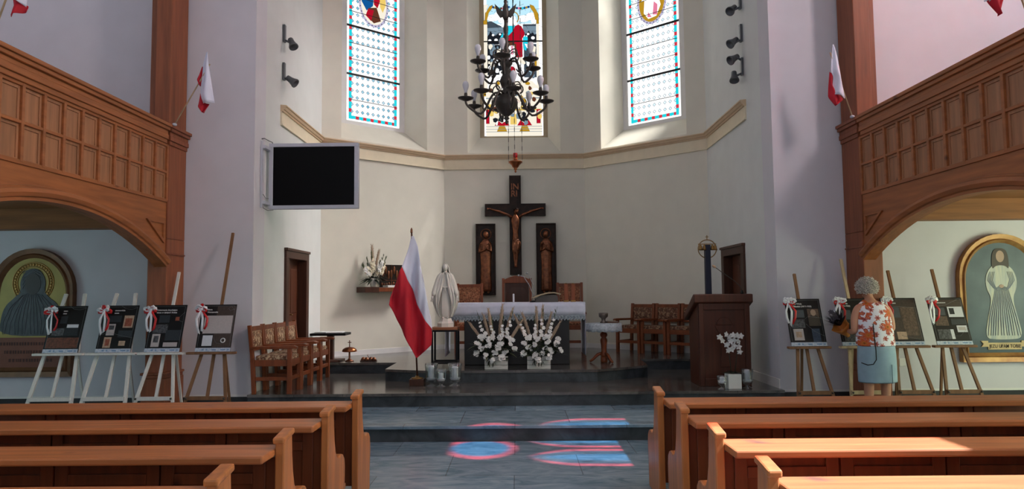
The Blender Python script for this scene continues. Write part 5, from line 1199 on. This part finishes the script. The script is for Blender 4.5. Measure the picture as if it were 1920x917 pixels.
def art_gold(t, w, h, o, I):
    b = MB(); b.prism(I, -.036, -.03, 'xz'); b.build('painting', goldfield, t)
    b = MB(); b.box(-w, w, -.04, -.036, o, .50); b.build('inscription_field', redband, t)
    b = MB()   # a plain hooded robed half figure
    def smooth(P, k=4):
        for _ in range(k): P = [q for a, c_ in zip(P, P[1:]+P[:1]) for q in ((a[0]*.75+c_[0]*.25, a[1]*.75+c_[1]*.25), (a[0]*.25+c_[0]*.75, a[1]*.25+c_[1]*.75))]
        return P
    b.prism([(-.40, .52), (.40, .52)]+smooth([(.40, .52), (.41, .70), (.34, .92), (.20, 1.02), (.15, 1.10), (.17, 1.22), (.10, 1.36), (.0, 1.39), (-.10, 1.36), (-.17, 1.22), (-.15, 1.10), (-.22, 1.02), (-.36, .90), (-.41, .70), (-.40, .52)], 2)[2:-2], -.044, -.036, 'xz'); b.build('robed_shape', darkrobe, t)
    b = MB(); rr = random.Random(12)
    for k in range(16):
        x = -.36+.048*k; b.tube([(x*.35, -.045, 1.08-.1*abs(x)), (x*.8, -.046, .88+rr.uniform(-.04, .04)), (x*1.02, -.045, .70), (x*1.05+rr.uniform(-.03, .03), -.045, .54)], [.003, .006, .007, .003], 5, flat=.5)
    for k in range(5): b.tube([(-.13+.0*k, -.045, 1.12+.05*k), (-.10-.008*k, -.046, 1.2+.036*k), (.0, -.046, 1.30+.02*k), (.10, -.046, 1.2+.036*k)], .004, 5, flat=.5)
    b.build('drapery_lines', mat('drapery_grey', (86, 88, 96), .5), t)
    b = MB(); b.prism([(.105*math.cos(a*PI/14), 1.185+.135*math.sin(a*PI/14)) for a in range(28)], -.048, -.044, 'xz'); b.build('shadowed_face', mat('shadow_brown', (62, 58, 58), .6), t)
    b = MB(); n = 40
    for k in range(n):
        a_ = 2*PI*k/n
        if not (PI*1.22 < a_ < PI*1.78): b.ell((.235*math.cos(a_), -.04, 1.20+.235*math.sin(a_)), (.02, .008, .02), 8, 5)
    arc = [(.205*math.cos(q), -.04, 1.20+.205*math.sin(q)) for q in [PI*(-.22+1.44*k/24) for k in range(25)]]; b.tube(arc, .007, 6); b.tube([(x*1.29, y, (z-1.2)*1.29+1.2) for x, y, z in arc], .007, 6); b.build('halo', gold_m, t)
    for i, tx in enumerate(('mmmmmmmmmm mmmmmm mmmm', 'mmmmm mmmmmmmmmm mmm', 'mmmm mm mm mmm')):
        b = MB(); rr = random.Random(i); x = -.40+.06*i
        while x < .40-.06*i:
            q = rr.uniform(.02, .045); b.box(x, x+q*.6, -.043, -.04, .40-.105*i, .44-.105*i); x += q*1.05
        b.build('lettering', mat('faded_lettering', (70, 36, 30), .7), t)
framed('framed_icon', 'arched gold and black picture in a dark frame behind the white easels', -6.20, .58, .545, 1.64, gild_dk, .12, art_gold)
dusk = mat('blue_ground', (44, 62, 74), .5, c2=(70, 90, 100), scale=3); palerobe = mat('pale_robe', (150, 160, 164), .6, c2=(196, 196, 176), scale=5, stretch=(6, 1, .6))
def art_blue(t, w, h, o, I):
    b = MB(); b.prism(I, -.036, -.03, 'xz'); b.build('painting', dusk, t)
    def smooth(P, k=3):
        for _ in range(k): P = [q for a, c_ in zip(P, P[1:]+P[:1]) for q in ((a[0]*.75+c_[0]*.25, a[1]*.75+c_[1]*.25), (a[0]*.25+c_[0]*.75, a[1]*.25+c_[1]*.75))]
        return P
    # a plain standing figure in a long pale robe, hands folded
    b = MB(); b.prism(smooth([(-.24, .30), (-.19, .55), (-.13, .80), (-.19, .92), (-.20, 1.06), (-.15, 1.18), (-.06, 1.24), (.06, 1.24), (.15, 1.18), (.20, 1.06), (.19, .92), (.13, .80), (.19, .55), (.24, .30), (.1, .28), (-.1, .28)]), -.042, -.036, 'xz'); b.build('pale_robe', palerobe, t)
    b = MB(); rr = random.Random(6)
    for k in range(13):
        x = -.18+.03*k; b.tube([(x*.45, -.043, .98-abs(x)*.3), (x*.6, -.044, .80), (x*.95, -.044, .55), (x*1.15+rr.uniform(-.01, .01), -.043, .33)], [.003, .006, .008, .004], 5, flat=.5)
    for sgn in (1, -1):
        for k in range(4): b.tube([(sgn*(.14-.02*k), -.043, 1.14), (sgn*(.17-.02*k), -.044, 1.03), (sgn*(.10-.015*k), -.044, .93-.012*k), (0, -.044, .95-.01*k)], [.003, .005, .005, .003], 5, flat=.5)
    b.build('robe_folds', mat('robe_fold_grey', (128, 138, 148), .6), t)
    b = MB(); b.prism(smooth([(-.11, 1.16), (-.105, 1.36), (-.06, 1.44), (.06, 1.44), (.105, 1.36), (.11, 1.16), (.06, 1.22), (-.06, 1.22)], 2), -.0435, -.036, 'xz'); b.build('dark_hair', mat('umber', (60, 48, 42), .6), t)
    b = MB(); b.prism([(.052*math.cos(a*PI/10), 1.335+.075*math.sin(a*PI/10)) for a in range(20)], -.045, -.036, 'xz'); pm = mat('painted_skin', (168, 140, 122), .6); b.build('face', pm, t)
    b = MB(); b.prism([(.03*math.cos(a*PI/6), .955+.022*math.sin(a*PI/6)) for a in range(12)], -.0455, -.036, 'xz'); b.build('folded_hands', pm, t)
    b = MB(); V = [(-.30, .19), (-.21, .19), (-.21, .155), (.21, .155), (.21, .19), (.30, .19), (.27, .225), (.30, .265), (.21, .265), (.21, .24), (-.21, .24), (-.21, .265), (-.30, .265), (-.27, .225)]
    b.prism(V, -.05, -.036, 'xz'); b.build('scroll', mat('scroll_cream', (196, 172, 126), .6), t)
    text('lettering', 'JEZU UFAM TOBIE', .062, mat('scroll_ink', (50, 36, 26), .7), t, (0, -.052, .177), align='CENTER', sx=.8, bold=.0008)
framed('framed_painting', 'arched blue painting with a pale robed shape in a gold frame', 6.21, .66, .555, 1.62, mat('light_gilt', (182, 140, 84), .45, .3, c2=(140, 92, 52), scale=6), .11, art_blue)
t = tag(MB().box(-.04, .04, -.012, 0, -.05, .05).build('wall_socket', white_m, bevel=.004), 'white wall socket low behind the right easels', 'socket'); t.location = (4.93, 9.288, .66)

# ------------------------------------------------------------------ easels, posters, ribbons
LEAN = math.radians(19); ZT = .755
def easel(x, y, label, kind, m, wt, mast_top):
    t = thing('easel', label, 'easel', (x, y, .17), group='display easels by the front wall')
    tl = math.tan(LEAN); Y = lambda z: tl*(z-ZT)+.022
    def leg(x0, z0, x1, z1, w=.038, nm='leg', dy=0): b = MB(); b.bar((x0, Y(z0)+dy, z0), (x1, Y(z1)+dy, z1), w, .024, up=(0, 1, 0)); b.build(nm, m, t, bevel=.003)
    hb = wt/2-.02
    if kind == 'A':
        for s in (-1, 1): leg(s*hb*.98, 0, s*.115, 1.46, .042)
        leg(0, .24, 0, 1.1, .036, 'centre_slat', .03)
    else:
        for s in (-1, 1): leg(s*hb, 0, s*.04, 1.25, .036)
        leg(0, .24, 0, mast_top, .036, 'mast', .03)
    b = MB(); yq = Y(1.15)+.04; b.bar((.02, yq, 1.12), (.06, yq+.22, .0), .03, .022, up=(0, 1, 0)); b.build('rear_leg', m, t, bevel=.003)
    b = MB(); b.cb((0, -.03, ZT-.012), (wt, .075, .028)); b.build('tray', m, t, bevel=.006)
    b = MB(); z = .235; b.cb((0, Y(z)-.02, z), (hb*1.75, .02, .045)); b.build('stretcher', m, t, bevel=.003)
    if kind != 'A':
        b = MB(); 
        for s in (-1, 1): b.tube([(s*hb*.82, Y(z)-.034, z), (s*hb*.82, Y(z)-.044, z)], .012, 8)
        b.build('wing_nut', iron, t)
    return t
pic_m = {k: mat('print_'+k, c, .45, var=v, scale=40) for k, (c, v) in dict(grey=((70, 76, 82), .1), dgrey=((40, 46, 52), .12), pale=((176, 168, 166), .05), buff=((176, 150, 128), .2), rust=((140, 76, 56), .35), white=((206, 208, 214), .03), photo=((70, 72, 76), .8), sepia=((90, 72, 60), .5), brown=((64, 52, 46), .25), dusk=((96, 52, 34), .5), ink=((26, 30, 36), .3), blue=((52, 66, 84), .3), navy=((20, 28, 44), .2)).items()}
strip_m = mat('poster_strip', (200, 206, 216), .5, c2=(150, 168, 190), scale=50); ttl_m = mat('poster_title', (214, 214, 214), .6, var=0); line_m = mat('poster_line', (120, 124, 126), .6, var=0)
PW, PH = .42, .585
def poster(x, y, label, title, pics, board=black_m, tx=.16, curves=()):
    t = thing('poster', label, 'poster', (x, y-.028, .17+ZT+.004), 0, 'exhibition posters on easels', rx=-LEAN)
    b = MB(); b.box(-PW/2, PW/2, -.002, .008, 0, PH); b.build('board', board, t)
    b = MB(); b.box(-PW/2, PW/2, -.004, -.002, 0, .046); b.build('logo_strip', strip_m, t)
    b = MB()
    for i, (u, w) in enumerate(((.18, .06), (.30, .05), (.47, .12), (.72, .14), (.91, .05))): b.box((u-.5)*PW, (u-.5+w)*PW, -.0055, -.004, .014, .03)
    b.build('logo_marks', mat('logo_blue', (110, 140, 176), .6, var=.3, scale=80), t)
    b = MB(); q = .018
    for p in ((-PW/2+q, PW/2-q, PH-q-.002, PH-q), (-PW/2+q, -PW/2+q+.002, .06, PH-q), (PW/2-q-.002, PW/2-q, .06, PH-q)): b.box(p[0], p[1], -.0035, -.002, p[2], p[3])
    for cv in curves: b.tube([((u-.5)*PW, -.006, v*PH) for u, v in cv], .0012, 4)
    b.build('border_line', line_m, t)
    for i, line in enumerate(title):
        if line.startswith('='):
            u0, u1 = [float(z) for z in line[1:].split(',')]; b = MB(); rr = random.Random(i+3); xx = (u0-.5)*PW
            while xx < (u1-.5)*PW: q = rr.uniform(.006, .012); b.box(xx, xx+q*.75, -.0065, -.0055, PH*(.875-.055*i), PH*(.875-.055*i)+.012); xx += q
            b.build('title', ttl_m, t)
        else: text('title', line, .0255, ttl_m, t, ((tx-.5)*PW, -.0062, PH*(.875-.055*i)), ext=.0004, bold=.0006)
    for i, (k, u0, u1, v0, v1) in enumerate(pics):
        b = MB(); b.box((u0-.5)*PW, (u1-.5)*PW, -.0030-.0003*i, -.002, v0*PH, v1*PH); b.build('picture', pic_m[k], t)
    return t
def ribbon(x, y, z, label, seed, tails=2, redfirst=False, drop=.22):
    rnd = random.Random(seed); t = thing('ribbon_bow', label, 'ribbon', (x, y, z), group='white and red ribbon bows')
    def strip(pts, w, m, nm):
        b = MB(); pts = [Vector(p) for p in pts]; V = []
        for i, p in enumerate(pts):
            tg = (pts[min(i+1, len(pts)-1)]-pts[max(i-1, 0)]).normalized(); sd = tg.cross(Vector((.25*math.sin(i*.8+seed), -1, .2))).normalized(); sd = (sd+Vector((0, .7*math.sin(i*.7+seed), 0))).normalized(); V += [p-sd*w/2, p+sd*w/2]
        b.add(V, [(2*i, 2*i+1, 2*i+3, 2*i+2) for i in range(len(pts)-1)], 0, True); b.build(nm, m, t, solid=.0015)
    k = 7
    for i in range(k):
        a_ = PI*(-.1+1.2*i/(k-1)); L = .075*rnd.uniform(.75, 1.15); d = Vector((math.cos(a_), -.3+rnd.uniform(-.3, .2), math.sin(a_)*.75)); sd = Vector((-d.z, 0, d.x))*.36
        c = Vector((0, 0, 0)); strip([c, c+d*L*.5+sd*L, c+d*L+sd*L*.35, c+d*L*1.02-sd*L*.2, c+d*L*.55-sd*L*.7, c], .028, rib_w if (i % 3 or redfirst and i % 2) else rib_r, 'loop')
    b = MB(); b.ell((0, -.012, 0), (.018, .014, .018), 8, 6); b.build('knot', rib_w, t)
    for i in range(tails+1):
        dx = (-.035+.045*i)+rnd.uniform(-.01, .01); m = rib_r if i == tails else rib_w
        strip([(0, -.012, 0), (dx*.6, -.03, -.05), (dx*1.3, -.04, -drop*.4), (dx*1.1, -.045, -drop*.7), (dx*.4, -.05+.01*i, -drop*rnd.uniform(.92, 1.1))], .026, m, 'tail')
EY = 8.60
cur = [[(.5, .99), (.62, .93), (.8, .91), (.98, .95)], [(.0, .36), (.3, .42), (.6, .36), (.98, .30)]]
easels = [
 (-5.41, 'A', easel_white, .60, 1.46, 'white painted easel nearest the gold icon'), (-4.78, 'A', easel_white, .60, 1.46, 'white painted easel between the icon and the timber post'), (-4.19, 'B', easel_white, .54, 1.72, 'white painted easel in front of the left timber post'), (-3.59, 'B', easel_brown, .58, 2.22, 'brown wooden easel with a tall mast by the left chancel corner'),
 (3.47, 'B', easel_brown, .50, 1.62, 'brown wooden easel nearest the lectern'), (4.08, 'B', easel_pale, .50, 1.80, 'pale wooden easel at the left elbow of the woman'), (4.63, 'B', easel_brown, .50, 1.65, 'brown wooden easel behind the woman, toward the blue painting'), (5.175, 'B', easel_brown, .50, 1.66, 'brown wooden easel overlapping the blue painting frame')]
for x, k, m, w, mt, l in easels: easel(x, EY, l, k, m, w, mt)
poster(-5.40, EY, 'dark poster with a reddish landscape on the easel nearest the gold icon', ['=.34,.46', '=.34,.44'], [('dgrey', .3, .5, .62, .78), ('photo', .14, .48, .36, .52), ('white', .53, .86, .53, .60), ('ink', .50, .88, .36, .53), ('dusk', .05, .95, .10, .32)], curves=cur[:1])
poster(-4.77, EY, 'black poster with three buff prints on the second white easel', ['atuszewicka', '=.33,.46'], [('dgrey', .2, .56, .64, .78), ('buff', .64, .92, .52, .78), ('rust', .68, .88, .55, .72), ('pale', .20, .43, .36, .60), ('photo', .25, .40, .48, .57), ('dgrey', .55, .96, .32, .46), ('buff', .18, .39, .10, .32), ('rust', .23, .35, .14, .28), ('buff', .62, .80, .14, .24)], tx=.33, curves=cur)
poster(-4.185, EY, 'black poster with two photographs on the easel before the timber post', ['Osiemnasta decydująca', 'bitwa w dziejach świata'], [('dgrey', .26, .56, .62, .78), ('rust', .73, .84, .66, .74), ('photo', .14, .55, .40, .58), ('pale', .15, .38, .11, .38), ('photo', .2, .34, .2, .34), ('dgrey', .52, .95, .24, .46), ('pale', .50, .90, .11, .20)], tx=.16, curves=[[(.85, .74), (.92, .80), (.98, .84)], [(.85, .66), (.95, .63)]])
poster(-3.58, EY, 'brown and black poster with one large pale picture by the chancel corner', ['Bitwa', 'Warszawska'], [('brown', .46, .99, .09, .96), ('pale', .13, .94, .38, .76), ('white', .16, .44, .12, .34)], tx=.18, curves=[[(.95, .88), (.86, .96), (.78, .92), (.84, .86), (.97, .90)], [(.46, .3), (.56, .18), (.72, .16)]])
t4 = [o for o in bpy.data.objects if o.name.startswith('poster')][-1]
b = MB(); b.tube([(.105+.025*math.cos(a*PI/8), -.005, .135+.025*math.sin(a*PI/8)) for a in range(16)], .007, 6, closed=True); b.build('emblem', ttl_m, [o for o in bpy.data.objects if o.get('label', '').startswith('brown and black poster')][0])
p1 = poster(3.475, EY, 'black poster with a sepia half-length portrait on the easel nearest the lectern', ['Naczelny Wódz', 'Józef Piłsudski (1867-1935)'], [('grey', .14, .50, .60, .76), ('photo', .10, .48, .38, .56), ('sepia', .60, .92, .42, .78), ('pale', .12, .40, .12, .36), ('buff', .18, .34, .18, .30), ('blue', .64, .86, .08, .36)], tx=.08, curves=[[(.48, .56), (.6, .62), (.98, .58)], [(.5, .46), (.72, .30), (.98, .20)]])
b = MB(); b.prism([((.76-.5)*PW+.032*math.cos(a*PI/8), PH*.70+.04*math.sin(a*PI/8)) for a in range(16)], -.006, -.0038, 'xz'); b.prism([((.76-.5)*PW+q[0], PH*.42+q[1]) for q in ((-.07, 0), (.06, 0), (.065, .09), (.03, .135), (-.03, .135), (-.07, .09))], -.0055, -.0038, 'xz', 1); b.build('portrait', [mat('portrait_face', (150, 128, 112), .6), mat('portrait_coat', (58, 50, 42), .6)], p1)
poster(4.075, EY, 'black poster partly hidden by the woman and her bouquet', ['Kampania', '(1919-1920)'], [('grey', .1, .4, .55, .75), ('dgrey', .45, .9, .55, .75), ('photo', .1, .8, .1, .32), ('ink', .3, .9, .35, .52)], tx=.12)
poster(4.625, EY, 'brown poster with a dim portrait on the easel behind the woman', ['=.18,.42'], [('brown', .03, .97, .12, .96), ('grey', .2, .48, .58, .80), ('sepia', .52, .9, .2, .8), ('buff', .28, .55, .12, .28)], curves=[[(.05, .72), (.4, .82), (.97, .78)], [(.4, .2), (.95, .10)]])
poster(5.185, EY, 'black poster with white documents on the easel by the blue painting', ['=.24,.50'], [('brown', .03, .97, .80, .95), ('grey', .12, .44, .62, .78), ('sepia', .10, .46, .40, .60), ('white', .52, .94, .58, .80), ('ink', .56, .70, .64, .77), ('dgrey', .54, .95, .42, .54), ('white', .66, .94, .26, .40), ('photo', .10, .46, .12, .32), ('white', .46, .55, .12, .32), ('pale', .70, .90, .30, .37)], curves=[[(.15, .80), (.5, .84), (.85, .95)], [(.5, .18), (.7, .18), (.98, .36)]])
rz_ = .17+ZT+.53*math.cos(LEAN); ry_ = EY-.06+.53*math.sin(LEAN)
for i, (dx, l) in enumerate(((-5.57, 'white and red ribbon bow on the poster nearest the gold icon'), (-4.94, 'white and red ribbon bow on the poster with buff prints'), (-4.375, 'white looped ribbon bow on the poster before the left timber post'), (-3.76, 'ribbon bow with red loops on the poster by the chancel corner'))): ribbon(dx, ry_-.02, rz_, l, i+1, 2, False, .27)
for i, (dx, l) in enumerate(((3.285, 'white ribbon bow on the poster nearest the lectern'), (3.885, 'white and red ribbon bow on the poster with the woman in front'), (4.45, 'white ribbon bow peeping over the shoulder of the woman'), (4.99, 'white bow with long red tails on the poster by the blue painting'))): ribbon(dx, ry_-.02, rz_+.02, l, i+11, 2, True, .27)

# ------------------------------------------------------------------ woman
t = thing('person', 'woman with curly grey hair in a floral sleeveless blouse and pale blue skirt', 'person', (4.07, 8.19, .17), 0); t.scale = (1, 1, .98)
J = []; Ed = []
def ch(pts, start=None):
    prev = start
    for p in pts:
        J.append(p); i = len(J)-1
        if prev is not None: Ed.append((prev, i))
        prev = i
    return prev
pel = ch([(0, 0, .84, .125)])
ab = ch([(0, .02, .98, .115), (0, .04, 1.12, .112)], pel); chst = ch([(0, .07, 1.21, .088)], ab)
nk = ch([(.0, .10, 1.325, .05), (-.005, .125, 1.37, .045)], chst)
hd = ch([(-.01, .145, 1.43, (.07, .085)), (-.012, .15, 1.50, .055)], nk)
ends = {}
for s in (-1, 1):
    ch([(s*.10, 0, .74, .09), (s*.095, .0, .45, .056), (s*.095, .015, .28, .056), (s*.095, .02, .09, .034), (s*.10, -.01, .04, .034), (s*.11, .09, .025, .028)], pel)
la = ch([(-.155, .06, 1.235, .06), (-.205, .05, 1.11, .048), (-.225, .02, .97, .042)], chst)
lw = ch([(-.215, .13, .955, .034), (-.205, .22, .965, .024), (-.205, .265, .97, (.03, .018))], la)
ra = ch([(.155, .06, 1.235, .06), (.20, .06, 1.11, .046), (.205, .03, .985, .04)], chst)
rw = ch([(.17, .12, .96, .033), (.12, .20, .96, .024), (.10, .245, .965, (.03, .018))], ra)
body = skinned('body', J, Ed, skin_m, t, (0,), 2)
J, Ed = [], []; rts = []
def fingers(c, d, s):
    c = Vector(c); d = Vector(d).normalized(); sd = d.cross(Vector((0, 0, 1))).normalized()
    for k in range(4):
        L = (.062, .072, .068, .052)[k]; o = sd*((k-1.5)*.018)*s; p = c+o; rts.append(len(J))
        ch([tuple(p-d*.015)+(.009,), tuple(p+d*L*.5-Vector((0, 0, .006)))+(.0085,), tuple(p+d*L*.85-Vector((0, 0, .03)))+(.008,), tuple(p+d*L*.7-Vector((0, 0, .05)))+(.007,)])
    rts.append(len(J)); p = c-sd*s*.028-d*.04; ch([tuple(p)+(.011,), tuple(p-sd*s*.022+d*.03)+(.010,), tuple(p-sd*s*.014+d*.055-Vector((0, 0, .012)))+(.008,)])
fingers((-.205, .29, .968), (0, 1, -.1), 1); fingers((.09, .27, .963), (-.3, 1, -.1), -1)
skinned('fingers', J, Ed, skin_m, body, tuple(rts), 1)
b = MB()   # face details: nose, ears, chin
b.ell((-.012, .235, 1.425), (.012, .018, .02), 8, 6); b.ell((-.012, .205, 1.375), (.026, .022, .02), 8, 6)
for s in (-1, 1): b.ell((-.012+s*.076, .15, 1.43), (.010, .02, .028), 8, 6)
b.build('face', skin_m, body)
b = MB(); b.ell((-.012, .135, 1.478), (.094, .10, .088), 20, 14); rnd = random.Random(2)
for i in range(420):
    z = 1-1.62*(i+.5)/420; a_ = i*2.39996; q = math.sqrt(max(0, 1-z*z)); d = Vector((q*math.cos(a_), q*math.sin(a_), z))
    if d.y > .62 and d.z < .3: continue
    p = Vector((-.012+d.x*.096, .135+d.y*.101, 1.472+d.z*.098)); r = rnd.uniform(.008, .017)
    x = d.orthogonal().normalized(); y = d.cross(x); ph = rnd.uniform(0, 6)
    b.tube([p+(x*math.cos(ph+k*.9)+y*math.sin(ph+k*.9))*r*(1-.08*k)+d*rnd.uniform(.002, .007)*k for k in range(7)], [.003, .005, .0055, .0055, .005, .004, .002], 5)
b.build('hair', hair_m, t)
def shell(name, rings, m, n=40, par=t, solid=.006):
    b = MB(); V = []
    for (cx, cy, z, rx, ry, tilt, fa) in rings:
        for j in range(n):
            a_ = 2*PI*j/n; q = 1+fa*math.sin(7*a_+z*9)+fa*.6*math.sin(11*a_-z*5); V.append((cx+rx*q*math.cos(a_), cy+ry*q*math.sin(a_), z+tilt*math.sin(a_)))
    k = len(rings); b.add(V, [(i*n+j, i*n+(j+1) % n, (i+1)*n+(j+1) % n, (i+1)*n+j) for i in range(k-1) for j in range(n)], 0, True)
    return b.build(name, m, par, solid=solid, sub=1)
shell('blouse', [(0, .0, .80, .205, .165, 0, .025), (0, .01, .88, .203, .165, 0, .018), (0, .02, .98, .195, .160, 0, .012), (0, .035, 1.08, .188, .155, 0, .01), (0, .05, 1.17, .182, .14, 0, .006), (0, .06, 1.23, .178, .118, .0, 0), (0, .07, 1.265, .155, .10, .0, 0), (0, .085, 1.29, .12, .085, .0, 0), (-.002, .10, 1.315, .075, .068, .01, 0), (-.003, .105, 1.325, .06, .058, .01, 0)], floral_m)
sk = shell('skirt', [(0, .005, .385, .205, .15, 0, .02), (0, .004, .50, .207, .155, 0, .014), (0, .0, .65, .205, .165, 0, .008), (0, .0, .78, .198, .165, 0, .004), (0, .0, .88, .18, .15, 0, 0)], skirt_blue)
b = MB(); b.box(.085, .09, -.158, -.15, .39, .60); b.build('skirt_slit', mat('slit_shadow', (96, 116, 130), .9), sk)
for s in (-1, 1):
    b = MB(); b.prism([(-.042, -.05), (.042, -.05), (.045, .06), (.035, .14), (-.035, .14), (-.045, .06)], 0, .03); b.M = None
    o = b.build('shoe', mat('shoe_beige', (150, 128, 104), .6), t, bevel=.01); o.location = (s*.10, -.005, 0)
b = MB(); b.tube([(-.10, -.155, 1.06), (-.095, -.165, .9), (-.09, -.175, .76), (-.095, -.185, .66), (-.13, -.185, .61), (-.18, -.16, .60), (-.22, -.10, .62)], .006, 6); b.build('bag_strap', blackmetal, t)
t = thing('bouquet', 'dark bouquet in orange paper held at the left side of the woman', 'bouquet', (3.845, 8.47, 1.11))
b = MB(); b.lathe([(.02, -.09), (.035, -.04), (.07, .03), (.10, .09)], 14, fold=lambda a, q: 1+.12*math.sin(5*a)*q, caps=False); b.M = None; o = b.build('paper_wrap', orange_p, t, solid=.003); o.rotation_euler = (.3, -.75, 0)
b = MB(); rnd = random.Random(8)
for i in range(90):
    d = Vector((-.8+rnd.uniform(-.9, .9), rnd.uniform(-.8, .8), .8+rnd.uniform(-.7, .6))); leaf(b, (-.05, 0, .06), d, rnd.uniform(.12, .24), rnd.uniform(.010, .018), 0, .1)
b.build('dark_sprigs', mat('dark_sprig', (40, 40, 44), .6, var=.4), t)
for i in range(7):
    b = MB(); blossom(b, (-.14+rnd.uniform(-.07, .07), -.06+rnd.uniform(-.04, .04), .16+rnd.uniform(-.06, .06)), .035, 6, 0, rnd=rnd); b.build('dark_bloom', mat('plum_petal', (58, 54, 64), .6), t)

# lettering becomes plain mesh
DG = bpy.context.evaluated_depsgraph_get()
for o in [o for o in bpy.data.objects if o.type == 'FONT']:
    me = bpy.data.meshes.new_from_object(o.evaluated_get(DG)); n = bpy.data.objects.new('x', me); COL.objects.link(n)
    n.parent = o.parent; n.location = o.location; n.rotation_euler = o.rotation_euler; n.scale = o.scale
    nm = o.name.split('.')[0]; bpy.data.objects.remove(o); n.name = nm; me.name = nm
